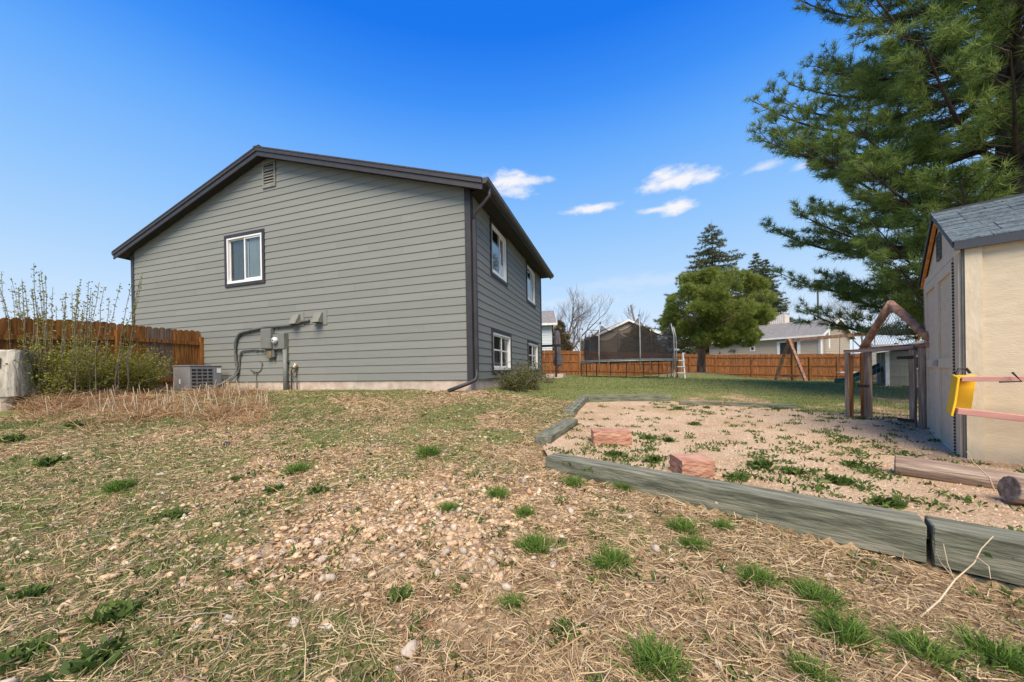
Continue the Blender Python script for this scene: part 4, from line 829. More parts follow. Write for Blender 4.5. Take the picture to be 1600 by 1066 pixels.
tie(T(835, 681, -.75), T(883, 653.5, -.72), 'short timber with a broken end at the left corner of the gravel bed', side=-1, seed=4)
tie(T(881, 641, -.69), T(908, 618, -.63), 'split grey timber at the left side next to the back timber', side=-1, seed=5, wd=.17)
tie(T(909, 616.5, -.62), T(1046, 616.0, -.63), 'pale straight timber across the back of the gravel bed', side=-1, seed=6, wd=.15)
tie(T(1062, 627.5, -.70), T(1129, 628.5, -.70), 'short half-buried timber right of the back timber', side=1, seed=7, wd=.14)
tie(T(1131, 628.5, -.70), T(1247, 633, -.72), 'back timber sinking into the lawn left of the swing set', side=1, seed=8, wd=.14)
tie(T(1252, 644.5, -.80), T(1352, 647.5, -.81), 'low back timber ending at the wire gate', side=1, seed=9, wd=.14)
def log(P0, P1, r, label):
    P0 = Vector(P0); P1 = Vector(P1); d = P1-P0; ln = d.length; o = None
    m = MB().tube([(ln*t, random.uniform(-.006, .006), random.uniform(-.006, .006)) for t in np.linspace(0, 1, 9)], [r*random.uniform(.95, 1.05) for _ in range(9)], 14)
    o = m.build('log', MATS['old_log'], None, .004); o.location = P0; o.rotation_euler = (0, -math.asin(d.z/ln), math.atan2(d.y, d.x)); return tag(o, label, 'log')
log((3.06, 2.74, EYE-.785), (4.15, 1.70, EYE-.87), .078, 'long weathered grey log lying in front of the shed')
log((3.07, 2.13, EYE-.775), (3.8, 1.88, EYE-.80), .078, 'short cut log end at the right edge in front of the long log')
def block(xpx, ypx, wd, dp, ht, rz, seed, label):
    p = ptZ(xpx, ypx, -.845); me = MB().box(-wd/2, wd/2, 0, dp, 0, ht).mesh('stone_block', MATS['red_stone'])
    bm = bmesh.new(); bm.from_mesh(me); bmesh.ops.subdivide_edges(bm, edges=bm.edges[:], cuts=5, use_grid_fill=True); r = random.Random(seed)
    for v in bm.verts:
        if v.co.z < ht*.97: s_ = r.uniform(-.010, .010); v.co.x += s_*.5; v.co.y += r.uniform(-.006, .006)
        v.co.z += (vnoise(np.array([v.co.x*8]), np.array([v.co.y*8+seed]), 1.0, seed)[0]-.5)*.010
    bm.to_mesh(me); bm.free(); o = link('stone_block', me, None, (p.x, p.y, zbed(p.x, p.y)-.015), (0, 0, rz)); return tag(o, label, 'stone block', 'red sandstone blocks on the gravel')
block(957, 698, .40, .20, .165, -.12, 3, 'long low red sandstone block near the left corner timber')
block(1092, 747, .245, .24, .155, -.10, 5, 'squarish red sandstone block close to the long front timber')

# ------------------------------------------------------------------ plants: builders
def unit(a): return a/np.maximum(np.linalg.norm(a, axis=-1, keepdims=True), 1e-9)
def needles(C, A, k, Ln, wd, spread=.8, r=rng):
    """k thin triangular needles at every centre C, fanned round the axis A"""
    n = len(C); C = np.repeat(C, k, 0)+r.normal(0, Ln*.10, (n*k, 3)); A = np.repeat(A, k, 0)
    d = unit(A+r.normal(0, spread, (n*k, 3))); s = unit(np.cross(d, r.normal(0, 1, (n*k, 3)))); l = Ln*r.uniform(.7, 1.15, (n*k, 1))
    V = np.stack([C-s*wd/2, C+s*wd/2, C+d*l], 1).reshape(-1, 3); F = np.arange(n*k*3).reshape(-1, 3)
    t = np.repeat(np.repeat(r.uniform(0, 1, n), k), 3)*.65+np.repeat(r.uniform(0, .35, n*k), 3); return V, F, t
def leaves(C, D, Ln, wd, r=rng, curl=.25):
    """one diamond leaf (4 vertices) per centre, along D"""
    n = len(C); Ln = np.broadcast_to(np.asarray(Ln, float).reshape(-1, 1), (n, 1)); wd = np.broadcast_to(np.asarray(wd, float).reshape(-1, 1), (n, 1))
    D = unit(D); s = unit(np.cross(D, r.normal(0, 1, (n, 3)))); u = np.cross(s, D)
    V = np.stack([C, C+D*Ln*.5+s*wd*.5+u*Ln*curl*.3, C+D*Ln, C+D*Ln*.5-s*wd*.5+u*Ln*curl*.3], 1).reshape(-1, 3); F = np.arange(n*4).reshape(-1, 4)
    return V, F, np.repeat(r.uniform(0, 1, n), 4)
def blades(P, D, h, wd, bend=.4, r=rng):
    """grass blades: two quads-tapered strip (5 verts as 2 faces: quad + quad collapsed tip)"""
    n = len(P); h = np.broadcast_to(np.asarray(h, float).reshape(-1, 1), (n, 1)); wd = np.broadcast_to(np.asarray(wd, float).reshape(-1, 1), (n, 1)); D = unit(D)
    s = unit(np.cross(D, r.normal(0, 1, (n, 3)))); side = r.normal(0, 1, (n, 3)); side[:, 2] = -np.abs(side[:, 2])*.6; side = unit(side)
    m_ = P+D*h*.55; t_ = P+D*h*.92+side*h*bend
    V = np.stack([P-s*wd/2, P+s*wd/2, m_+s*wd*.36, m_-s*wd*.36, t_+s*wd*.04, t_-s*wd*.04], 1).reshape(-1, 3); b = np.arange(n)[:, None]*6
    F = np.concatenate([b+np.array([[0, 1, 2, 3]]), b+np.array([[3, 2, 4, 5]])]); return V, F, np.repeat(r.uniform(0, 1, n), 6)
def cat3(parts):
    V, F, T_, o = [], [], [], 0
    for v, f, t in parts: V.append(v); F.append(f+o); T_.append(t); o += len(v)
    return np.concatenate(V), np.concatenate(F), np.concatenate(T_)
class Wood:
    """tubes of many branches collected as numpy quads"""
    def __init__(s, n=5): s.n = n; s.V = []; s.F = []; s.o = 0
    def add(s, pts, r0, r1):
        pts = np.asarray(pts, float); m = len(pts); d = np.gradient(pts, axis=0); d = unit(d); ref = np.array([.31, .17, .93]); a = unit(np.cross(d, ref)); c = np.cross(d, a)
        t = np.arange(s.n)*2*math.pi/s.n; rr = np.linspace(r0, r1, m)
        V = pts[:, None]+(a[:, None]*np.cos(t)[None, :, None]+c[:, None]*np.sin(t)[None, :, None])*rr[:, None, None]; s.V.append(V.reshape(-1, 3))
        i = np.arange(m-1)[:, None]*s.n; k = np.arange(s.n)[None]; j = (k+1) % s.n; s.F.append((np.stack([i+k, i+j, i+s.n+j, i+s.n+k], -1)).reshape(-1, 4)+s.o); s.o += m*s.n
    def build(s, name, m, parent): return link(name, arr_mesh(name, np.concatenate(s.V), np.concatenate(s.F), m, smooth=True), parent)
mat('pine_bark', (.085, .055, .040), (.26, .17, .12), scale=7, stretch=(1, 1, .35), rough=.95, bump=.8, bscale=9, bdist=.03); mat('bare_bark', (.13, .105, .09), (.25, .21, .18), scale=6, rough=.95); mat('dark_bark', (.030, .024, .019), (.075, .060, .048), scale=7, stretch=(1, 1, .4), rough=.95, bump=.6)
def pmat(name, cols, tr=.3, rough=.6): mat(name, cols[0], cols[-1], rough=rough, tint=cols, spec=.25); return translucent(MATS[name], tr)
pmat('needles_dark', [(.07, .12, .030), (.14, .215, .052), (.215, .30, .075), (.30, .37, .11)], .42)
pmat('needles_light', [(.11, .15, .030), (.20, .255, .05), (.29, .345, .08), (.39, .44, .13)], .38)
pmat('needles_spruce', [(.045, .062, .034), (.08, .10, .048), (.13, .145, .068), (.18, .175, .09)], .25)
pmat('needles_brown', [(.09, .065, .03), (.14, .10, .045), (.17, .13, .06), (.10, .10, .04)], .2)
pmat('leaf_spring', [(.14, .15, .020), (.21, .225, .034), (.29, .295, .052), (.38, .35, .075)], .45)
pmat('leaf_green', [(.05, .09, .018), (.085, .14, .028), (.125, .19, .042), (.17, .24, .06)], .35)
pmat('leaf_olive', [(.055, .060, .020), (.095, .10, .035), (.13, .135, .045), (.17, .16, .06)], .3)
pmat('grass_green', [(.065, .135, .020), (.11, .205, .032), (.155, .265, .045), (.22, .31, .07)], .35)
pmat('grass_lawn', [(.085, .135, .034), (.13, .19, .050), (.18, .235, .07), (.30, .28, .13), (.40, .33, .19)], .3)
pmat('straw', [(.25, .17, .09), (.40, .285, .155), (.54, .41, .24), (.64, .52, .33)], .15, .8)
pmat('dry_leaf', [(.10, .06, .035), (.30, .17, .085), (.42, .27, .15), (.54, .40, .26), (.66, .55, .41)], .2, .8)
pmat('dry_brush', [(.22, .12, .055), (.36, .21, .10), (.49, .32, .175), (.60, .45, .29)], .2, .8)

# ------------------------------------------------------------------ large pine behind the shed
def big_pine():
    r = np.random.default_rng(11); bx0, by0 = 10.1, 7.0; z0 = gzs(bx0, by0)
    root = empty('pine_tree', (bx0, by0, z0), 0, 'tall dark green pine with long branches behind the shed', 'tree'); H = 13.0
    trunk = Wood(10); zt = np.linspace(-.2, H, 14); trunk.add(np.stack([.12*np.sin(zt*.5), .1*np.cos(zt*.4), zt], 1), .30, .04); trunk.build('trunk', MATS['dark_bark'], root)
    limbs = Wood(5); C, A = [], []
    z = 1.85
    while z < H-.4:
        nb = 5
        prof = np.interp(z, [1.3, 2.2, 3.3, 4.4, 6, 8, 10.5, 13], [3.0, 3.4, 3.75, 3.95, 3.8, 3.3, 2.0, .4])
        ph = r.uniform(0, 2*math.pi)
        for b in range(nb):
            az = ph+b*2*math.pi/nb+r.normal(0, .22); ln = prof*r.uniform(.72, 1.06)
            up_ = np.interp(z, [1.3, 3, 7, 12], [.05, .12, .28, .6])+r.normal(0, .06); n_ = 11; t = np.linspace(0, 1, n_)
            hd = np.array([math.cos(az), math.sin(az)]); sidew = r.normal(0, .10)
            P = np.stack([hd[0]*ln*t-hd[1]*sidew*ln*t*t, hd[1]*ln*t+hd[0]*sidew*ln*t*t, z+ln*(up_*t-.12*np.sin(t*3.1)+.16*t**3)], 1)
            limbs.add(P, .028+.012*ln, .008)
            ns = int(11+ln*3.6)
            for k in range(ns):
                q = .22+.78*(k+.5)/ns+r.uniform(-.02, .02); q = min(q, .995); i = q*(n_-1); i0 = int(i); f_ = i-i0; base = P[i0]*(1-f_)+P[min(i0+1, n_-1)]*f_; tan = unit((P[min(i0+1, n_-1)]-P[i0])[None])[0]
                sd_ = 1 if k % 2 else -1; lat = np.array([-tan[1], tan[0], 0])*sd_
                tl_ = (.30+.75*(1-q)*ln/4.5+.25*r.uniform())*(.8+.4*r.uniform()); dr = unit((tan*.75+lat*.75+np.array([0, 0, r.normal(.10, .22)]))[None])[0]
                tt = np.linspace(0, 1, 5)[:, None]; tw = base+dr*tl_*tt+np.array([0, 0, .14*tl_])*tt**2; limbs.add(tw, .009, .003)
                m_ = max(3, int(tl_/.15))
                for j in range(m_):
                    u_ = .50+.50*(j+1)/m_; pnt = base+dr*tl_*u_+np.array([0, 0, .14*tl_])*u_**2
                    C.append(pnt+r.normal(0, .025, 3)); A.append(unit((dr+np.array([0, 0, .45])+r.normal(0, .25, 3))[None])[0])
                if tl_ > .45:
                    for s2 in (-1, 1):
                        bs = base+dr*tl_*.55; d2 = unit((dr*.8+np.cross(dr, [0, 0, 1])*s2*.75+np.array([0, 0, .12]))[None])[0]; l2 = tl_*.45; limbs.add(np.stack([bs, bs+d2*l2*.5, bs+d2*l2]), .006, .0025)
                        for u_ in (.5, .8, 1.05): C.append(bs+d2*l2*u_); A.append(unit((d2+np.array([0, 0, .45]))[None])[0])
        z += r.uniform(.32, .44)
    C = np.array(C); A = np.array(A); limbs.build('limbs', MATS['dark_bark'], root)
    V, F, t = needles(C, A, 24, .165, .0115, .95, r); o = link('crown', arr_mesh('crown', V, F, MATS['needles_dark'], t), root); print('big pine tufts', len(C), 'tris', len(F))
big_pine()
# ------------------------------------------------------------------ rounded pine in the back corner of the lawn
def round_pine():
    r = np.random.default_rng(5); p = ptY(1096, 582, 20.6); z0 = gzs(p.x, p.y); root = empty('round_pine', (p.x, p.y, z0), 0, 'round bushy light green pine with a forked trunk by the fence corner', 'tree')
    sc = 20.6/549; tr_ = Wood(9); tr_.add([(0, 0, -.2), (.0, 0, .6), (.05, 0, 1.35)], .24, .19); tr_.add([(.05, 0, 1.2), (-.05, .1, 1.9), (.05, .1, 3.2), (.2, 0, 4.3)], .16, .05); tr_.add([(.05, 0, 1.25), (.55, -.1, 1.85), (1.0, -.1, 2.7), (1.6, .1, 3.6)], .17, .05); tr_.add([(.0, 0, 1.45), (-.8, -.2, 1.62), (-1.7, -.1, 1.75), (-2.3, 0, 2.0)], .075, .03); tr_.add([(.3, 0, 1.6), (.2, .9, 2.4), (.3, 1.6, 3.2)], .10, .04)
    cx0, cz0 = (1115-1096)*sc, (583-492)*sc; Rx, Rz = 72*sc, 59*sc; C, A = [], []
    lobes = []
    for i in range(420):
        d = unit(r.normal(0, 1, (1, 3)))[0]; 
        if d[2] < -.92: continue
        k = r.uniform(.66, 1.0); lobes.append((np.array([cx0+d[0]*Rx*k, d[1]*Rx*k*.95, cz0+d[2]*Rz*k+.10]), d, r.uniform(.42, .75)))
        if len(lobes) >= 105: break
    for c, d, s in lobes:
        n_ = int(115*s/.55); q = unit(r.normal(0, 1, (n_, 3))+d*.75); pts = c+q*s*r.uniform(.55, 1.0, (n_, 1))*np.array([1, 1, .72]); C.append(pts); A.append(unit(q+np.array([0, 0, .55]))); tr_.add(np.stack([np.array([cx0*.6, 0, cz0*.75]), (c+np.array([cx0*.6, 0, cz0*.75]))*.5+r.normal(0, .15, 3), c]), .04, .012)
    tr_.build('trunk', MATS['pine_bark'], root); C = np.concatenate(C); A = np.concatenate(A)
    V, F, t = needles(C, A, 22, .175, .016, .6, r); link('crown', arr_mesh('crown', V, F, MATS['needles_light'], t), root); print('round pine tufts', len(C))
round_pine()
def spruce(xpx, ytop, Y, rad, label, seed, m='needles_spruce', name='spruce_tree', zb=None, dens=1.0, nl=.20, pw=.85):
    r = np.random.default_rng(seed); p = ptY(xpx, ytop, Y); zg = EYE-1.2 if zb is None else zb; H = p.z-zg; root = empty(name, (p.x, p.y, zg), 0, label, 'tree')
    wd = Wood(5); wd.add([(0, 0, 0), (0, 0, H*.5), (0, 0, H)], .03*H*.6, .01); C, A = [], []; z = H*.12
    while z < H*.985:
        f_ = 1-z/H; R = rad*f_**pw
        for b in range(max(5, int(13*f_+5))):
            az = r.uniform(0, 6.283); ln = R*r.uniform(.65, 1.12)+.05; t = np.linspace(0, 1, 5); P = np.stack([math.cos(az)*ln*t, math.sin(az)*ln*t, z-ln*.28*t+ln*.22*t**2.2], 1); wd.add(P, .02+.008*ln, .006)
            m_ = max(3, int(ln/.16*dens))
            for k in range(m_):
                u_ = (k+1)/m_; i = min(u_*4, 3.99); i0 = int(i); q = P[i0]+(P[i0+1]-P[i0])*(i-i0); lat = np.array([-math.sin(az), math.cos(az), 0])*r.normal(0, .22)*ln*(1.1-u_); C.append(q+lat+np.array([0, 0, -.06*abs(r.normal())])); A.append(np.array([math.cos(az), math.sin(az), -.15])+r.normal(0, .35, 3))
        z += H*.028/max(dens, .6)
    wd.build('trunk', MATS['dark_bark'], root); V, F, t = needles(np.array(C), unit(np.array(A)), 16, nl*Y/40*1.25, .045*Y/40, .8, r); link('crown', arr_mesh('crown', V, F, MATS[m], t), root)
spruce(1112, 343, 42, 9.5, 'tall pointed spruce rising behind the round pine', 21, nl=.26)
spruce(1181, 394, 48, 5.4, 'narrow spruce right of the tall one, the left of two', 22, dens=1.2)
spruce(1196, 404, 46, 5.0, 'narrow spruce nearest the roof cooler, the right of two', 23, dens=1.2)
spruce(875, 500, 33, 1.8, 'browned conical evergreen behind the folded parasol', 24, 'needles_brown', 'evergreen_shrub', dens=1.3, nl=.24, pw=.6)
spruce(1000, 508, 32.5, 2.6, 'brown twiggy hedge tree behind the trampoline net', 25, 'needles_brown', 'evergreen_shrub', dens=1.5, nl=.30, pw=.38)
def bare_tree(xpx, ybase, Y, H, label, seed, spread=.55, lv=6, name='bare_tree', r0=.2, lean=0.0, straight=False):
    r = np.random.default_rng(seed); p = ptY(xpx, ybase, Y); root = empty(name, (p.x, p.y, EYE-1.1), 0, label, 'tree'); wt = Wood(5); wb = Wood(3)
    def grow(q, d, ln, rad, k):
        n_ = 4; pts = [q]; dd = d.copy()
        for i in range(n_-1): dd = unit((dd+r.normal(0, .10, 3)+np.array([0, 0, .05]))[None])[0]; pts.append(pts[-1]+dd*ln/(n_-1))
        (wt if k < 2 else wb).add(pts, rad, rad*.68)
        if k >= lv: return
        if straight and k == 0:
            for i in range(26):
                f_ = .15+.85*i/26; az = r.uniform(0, 6.283); b_ = q+(pts[-1]-q)*f_; grow(b_, unit(np.array([[math.cos(az)*.8, math.sin(az)*.8, .7]]))[0], H*.30*(1.08-f_), rad*.25, 3)
            return
        for c in range(3 if k < 3 else r.integers(2, 4)):
            f_ = 1.0 if c == 0 else r.uniform(.45, .95); i = min(int(f_*(n_-1)), n_-2); b_ = pts[-1] if c == 0 else pts[i]+(pts[i+1]-pts[i])*(f_*(n_-1)-i)
            ax = unit(np.cross(dd, r.normal(0, 1, 3))[None])[0]; ang = r.uniform(.15, .3) if c == 0 else r.uniform(.45, .85)*spread/.55; nd = unit((dd*math.cos(ang)+ax*math.sin(ang)+np.array([0, 0, .10]))[None])[0]; grow(b_, nd, ln*r.uniform(.66, .86), rad*(.66 if c == 0 else .5), k+1)
    if straight: grow(np.zeros(3), np.array([lean, 0, 1.0]), H*.98, r0, 0)
    else: grow(np.zeros(3), np.array([lean, 0, 1.0]), H*.27, r0, 0)
    wt.build('trunk', MATS['bare_bark'], root); wb.build('crown', MATS['bare_bark'], root)
bare_tree(882, 570, 36, 10.4, 'wide leafless tree past the far corner of the grey house', 33, .62, 8, r0=.30)
bare_tree(912, 570, 40, 7.2, 'smaller leafless tree leaning left of the trampoline net', 34, .6, 7, r0=.2)
bare_tree(1004, 570, 44, 9.6, 'slim upright leafless tree above the tan house roof', 35, .4, 5, r0=.16, straight=True)
bare_tree(1222, 560, 52, 13.5, 'leafless tree behind the roof cooler', 36, .5, 7, r0=.24)
bare_tree(1345, 560, 60, 15.5, 'leafless tree half hidden by the low pine branches', 37, .5, 7, r0=.26)

# ------------------------------------------------------------------ shrubs
def stem_shrub(name, xpx, ypx, label, ns, hmin, hmax, width, leafn, lm, seed, ll=.05, whips=0, whip_h=2.0, base=None, depth=.5):
    r = np.random.default_rng(seed); gx_, gy_ = base if base else pxg(xpx, ypx); root = empty(name, (gx_, gy_, gzs(gx_, gy_)), 0, label, 'shrub'); wd = Wood(4); C, D = [], []
    for i in range(ns+whips):
        wh = i >= ns; h = r.uniform(hmin, hmax) if not wh else whip_h*r.uniform(.78, 1.05); off = np.array([r.uniform(-1, 1)*width*(.36 if not wh else .62), r.uniform(-1, 1)*depth*.4, -.05]); outw = np.array([off[0]*.75+r.normal(0, .20)*(1 if not wh else .5), off[1]*.6+r.normal(0, .16), 0])*(1 if not wh else .35)
        t = np.linspace(0, 1, 7)[:, None]; P = off+np.array([0, 0, h])*t+outw*t**1.7+r.normal(0, .012, (7, 3)); wd.add(P, .008 if not wh else .009, .003)
        m_ = int(leafn*(1 if not wh else .42))
        for k in range(m_):
            u_ = r.uniform(.12, 1) if not wh else .42+.58*r.uniform()**.8; j = min(u_*6, 5.99); j0 = int(j); q = P[j0]+(P[j0+1]-P[j0])*(j-j0); sp_ = .07 if not wh else .012; C.append(q+r.normal(0, sp_, 3)); D.append(r.normal(0, 1, 3)+np.array([0, 0, .7]))
    wd.build('stems', MATS['bare_bark'], root); C = np.array(C); V, F, t = leaves(C, np.array(D), r.uniform(.6, 1.2, len(C))*ll, r.uniform(.5, .9, len(C))*ll*.75, r); link('foliage', arr_mesh('foliage', V, F, MATS[lm], t), root)
fx = ptY(86, 600, 7.0); stem_shrub('flowering_shrub', 0, 0, 'large shrub with tall bare budding whips in front of the cedar fence', 190, .5, 1.25, 2.0, 100, 'leaf_spring', 41, .05, 50, 2.5, (fx.x, fx.y), 1.0)
fx2 = ptY(186, 600, 7.9); stem_shrub('leafy_shrub', 0, 0, 'low yellow-green feathery shrub right of the tall whips', 120, .4, 1.1, 1.2, 120, 'leaf_spring', 42, .048, 0, 1, (fx2.x, fx2.y), .8)
fx3 = ptY(25, 600, 6.5); stem_shrub('sparse_shrub', 0, 0, 'thin budding shrub stems behind the pale stump', 34, .5, 1.15, 1.2, 45, 'leaf_spring', 45, .042, 10, 1.75, (fx3.x, fx3.y), .6)
s1_ = hw(.62, 1.15, 0); stem_shrub('rose_bush', 0, 0, 'olive green bush beneath the nearest basement window', 46, .32, .60, .5, 80, 'leaf_olive', 43, .045, 0, 1, (s1_.x, s1_.y), .4)
s2_ = hw(.72, 2.1, 0); stem_shrub('rose_bush', 0, 0, 'taller reddish olive bush at the right corner of the near basement window', 44, .45, .85, .55, 80, 'leaf_olive', 44, .045, 0, 1, (s2_.x, s2_.y), .45)
s3_ = hw(.75, 4.9, 0); stem_shrub('dead_bush', 0, 0, 'small dead brown bush below the far basement window', 22, .15, .32, .4, 20, 'needles_brown', 46, .03, 0, 1, (s3_.x, s3_.y), .3)

# ------------------------------------------------------------------ pale weathered stump, bark slab and pipe at the left edge
mat('pale_stump', (.10, .078, .058), (.58, .54, .46), scale=3.0, stretch=(3.2, 3.2, .5), rough=.95, bump=.5, bscale=8, c3=(.44, .40, .33), lo=.30, hi=.62)
su = ptY(8, 600, 6.25); zst = gzs(su.x, su.y); stp = empty('tree_stump', (su.x, su.y, zst), .5, 'pale weathered square-cut stump at the left edge', 'stump')
def ringmesh(rings, n, name, m, par, seed, amp=.02):
    r = random.Random(seed); M_ = MB(); R_s = []
    for (cx_, cy_, zz, ra, rb) in rings: R_s.append([(cx_+ra*math.copysign(abs(math.cos(t))**.55, math.cos(t))+r.uniform(-amp, amp), cy_+rb*math.copysign(abs(math.sin(t))**.55, math.sin(t))+r.uniform(-amp, amp), zz+r.uniform(-amp, amp)*.6) for t in [2*math.pi*k/n for k in range(n)]])
    for i in range(len(R_s)-1):
        for k in range(n): j = (k+1) % n; M_.poly([R_s[i][k], R_s[i][j], R_s[i+1][j], R_s[i+1][k]])
    M_.poly(R_s[-1]); o = M_.build(name, m, par); bm = bmesh.new(); bm.from_mesh(o.data); bmesh.ops.remove_doubles(bm, verts=bm.verts[:], dist=1e-4); bmesh.ops.recalc_face_normals(bm, faces=bm.faces[:]); bm.to_mesh(o.data); bm.free(); return o
ringmesh([(0, 0, .22, .27, .26), (.0, 0, .40, .28, .26), (.01, 0, .7, .27, .25), (.02, 0, 1.0, .26, .24), (.02, 0, 1.04, .25, .23), (.02, 0, 1.02, .15, .15)], 20, 'trunk', MATS['pale_stump'], stp, 3, .012)
ringmesh([(-.08, 0, -.1, .24, .25), (-.08, 0, .12, .22, .23), (-.06, 0, .225, .25, .26)], 16, 'base', MATS['concrete'], stp, 4, .015)
MB().box(.05, .075, -.265, -.24, .72, .90).build('drip_stain', MATS['old_log'], stp, .004)
sb = ptY(46, 604, 6.4); slab = empty('bark_slab', (sb.x, sb.y, gzs(sb.x, sb.y)), .3, 'grey slab of bark leaning right of the pale stump', 'bark')
me = MB().prism([(-.10, 0, -.05), (.14, 0, -.05), (.15, .05, -.05), (-.09, .05, -.05)], [(-.12, .06, .58), (-.03, .06, .55), (-.03, .09, .55), (-.12, .09, .58)]).mesh('slab', MATS['old_log']); roughen(me, .02, 8); link('slab', me, slab)
pi = ptY(22, 545, 6.9); pv = empty('white_pipe', (pi.x, pi.y, gzs(pi.x, pi.y)), 0, 'thin white plastic pipe standing behind the pale stump', 'pipe'); MB().tube([(0, 0, -.1), (0, 0, .9), (.01, 0, 1.12)], .018, 8).build('pipe', MATS['white_vinyl'], pv, smooth=True); MB().tube([(.01, 0, 1.15), (.03, 0, 1.28), (-.02, .0, 1.33)], .022, 8).build('elbow', MATS['white_vinyl'], pv, smooth=True)

# ------------------------------------------------------------------ loose ground cover
def scatter(n, fn, x0=-8, x1=6, y0=.5, y1=9, seed=1):
    """random points of the ground kept with probability fn(x, y); denser close to the viewer, thinner far away"""
    r = np.random.default_rng(seed); X, Y = [], []; tot = 0
    for _ in range(60):
        m = n*2; y = y0+(y1-y0)*r.uniform(0, 1, m)**1.5; x = r.uniform(x0, x1, m); wide = np.abs(x) < 1.62*y+.5; k = wide & (r.uniform(0, 1, m) < fn(x, y)); X.append(x[k]); Y.append(y[k]); tot += k.sum()
        if tot >= n: break
    return np.concatenate(X)[:n], np.concatenate(Y)[:n]
notbed = lambda x, y: (~inbed(x, y)).astype(float)
def outside_house(x, y):
    dx, dy = x-OU.x, y-OU.y; u = dx*math.cos(TH)-dy*math.sin(TH); v = dx*math.sin(TH)+dy*math.cos(TH); return ~((u < .05) & (u > -11.3) & (v > -.02) & (v < 7.5))
# --- river stones
rk_cols = [(.52, .36, .18), (.44, .28, .14), (.58, .44, .26), (.34, .24, .15), (.52, .31, .17), (.64, .53, .38), (.30, .23, .17), (.46, .37, .27)]
pmat('river_stone', rk_cols, 0.0, .8)
mat('stone_piece', (.34, .225, .125), (.58, .42, .255), scale=3.0, rough=.8, bump=.15, bscale=60, rand=.28, c3=(.52, .36, .23), bdist=.004); mat('stone_grey', (.33, .265, .205), (.52, .44, .345), scale=3, rough=.85, rand=.25)
def ico(sub):
    bm = bmesh.new(); bmesh.ops.create_icosphere(bm, subdivisions=sub, radius=.5); V = np.array([v.co[:] for v in bm.verts]); F = np.array([[v.index for v in f.verts] for f in bm.faces]); bm.free(); return V, F
IV, IF = ico(2)
def rocky(amount, r, base=None):
    d = r.normal(0, 1, (6, 3)); V = (IV if base is None else base).copy()
    for k in d: k /= np.linalg.norm(k); V = V*(1+amount*np.clip((V@k)[:, None]*2-.35, -.4, .6)*r.uniform(-.55, .4))
    return V
def stone_density(x, y):
    c = np.exp(-(((x+.55-.12*(y-2.4))/.95)**2+((y-2.45)/.72)**2)); c2 = .5*np.exp(-(((x+1.6)/1.5)**2+((y-3.0)/1.2)**2)); c3 = .10*sstep(1.2, -.6, x)*sstep(6.2, 4.2, y)
    return np.clip(np.maximum(np.maximum(c, c2*fbm(x, y, 1.5, 61)*1.5), c3*(fbm(x, y, 1.1, 62)*2)), 0, 1)*notbed(x, y)*(.12+.88*sstep(1.35, 2.0, y+.25*fbm(x, y, 2, 63)))
sx_, sy_ = scatter(9500, stone_density, -6, 2, 1.0, 6.2, 71); r = np.random.default_rng(72)
size = np.clip(r.lognormal(math.log(.024), .40, len(sx_)), .011, .050); order = np.argsort(-size/np.hypot(sx_, sy_))
stone_vars = []
for k in range(14):
    V = rocky(1.5, r)*np.array([1.0, r.uniform(.65, .95), r.uniform(.34, .58)]); stone_vars.append(V)
sm = [arr_mesh('stone', V, IF, MATS['stone_grey' if k % 5 == 4 else 'stone_piece'], smooth=True) for k, V in enumerate(stone_vars)]
gzv = gz(sx_, sy_)
for i in order[:295]:
    o = link('stone', sm[r.integers(0, 14)], ground, (sx_[i], sy_[i], gzv[i]+size[i]*r.uniform(0, .14)), (r.normal(0, .22), r.normal(0, .22), r.uniform(0, 6.28))); o.scale = (size[i],)*3
parts = []
IV1, IF1 = ico(1); small_vars = [rocky(1.5, r, IV1) for _ in range(30)]
for i in order[295:]:
    V = small_vars[r.integers(0, 30)]*(np.array([1.0, r.uniform(.6, .95), r.uniform(.30, .58)])*size[i]); a_ = r.uniform(0, 6.28); c_, s_ = math.cos(a_), math.sin(a_); V = V@np.array([[c_, s_, 0], [-s_, c_, 0], [0, 0, 1]])*(1+r.normal(0, .07, (len(IV1), 1))); parts.append((V+np.array([sx_[i], sy_[i], gzv[i]+size[i]*r.uniform(-.06, .16)]), IF1, np.full(len(IV1), r.uniform())))
V, F, t = cat3(parts); o = link('stone_cover', arr_mesh('stone_cover', V, F, MATS['river_stone'], t, smooth=True), ground); o['kind'] = 'stuff'
# larger flat rock flakes and the odd dark stone
mat('flake_rock', (.42, .36, .28), (.68, .61, .50), scale=5, rough=.9, rand=.15); mat('slate_dark', (.045, .048, .056), (.09, .095, .10), scale=6, rough=.8)
def flake(xp, yp, w_, label, m='flake_rock', h_=.35, seed=0):
    """angular rock: hull of random points"""
    x, y = pxg(xp, yp); rr_ = np.random.default_rng(seed+9); bm = bmesh.new()
    for q in unit(rr_.normal(0, 1, (16, 3)))*rr_.uniform(.36, .55, (16, 1))*np.array([1, .72, h_*1.1])*w_: bm.verts.new(q)
    hl = bmesh.ops.convex_hull(bm, input=bm.verts[:]); bmesh.ops.delete(bm, geom=[g for g in hl['geom_interior'] if isinstance(g, bmesh.types.BMVert)], context='VERTS'); me = bpy.data.meshes.new('rock'); bm.to_mesh(me); bm.free(); me.materials.append(MATS[m])
    o = link('rock', me, None, (x, y, gzs(x, y)+w_*h_*.22), (.1, .1, seed*1.3)); return tag(o, label, 'rock')
flake(353, 697, .13, 'small dark slate-grey rock at the upper left of the stones', 'slate_dark', .6, 1)
flake(357, 969, .085, 'flat pale rock flake near the bottom left centre', seed=2); flake(309, 981, .07, 'tan rock wedge left of the flat pale flake', seed=3)
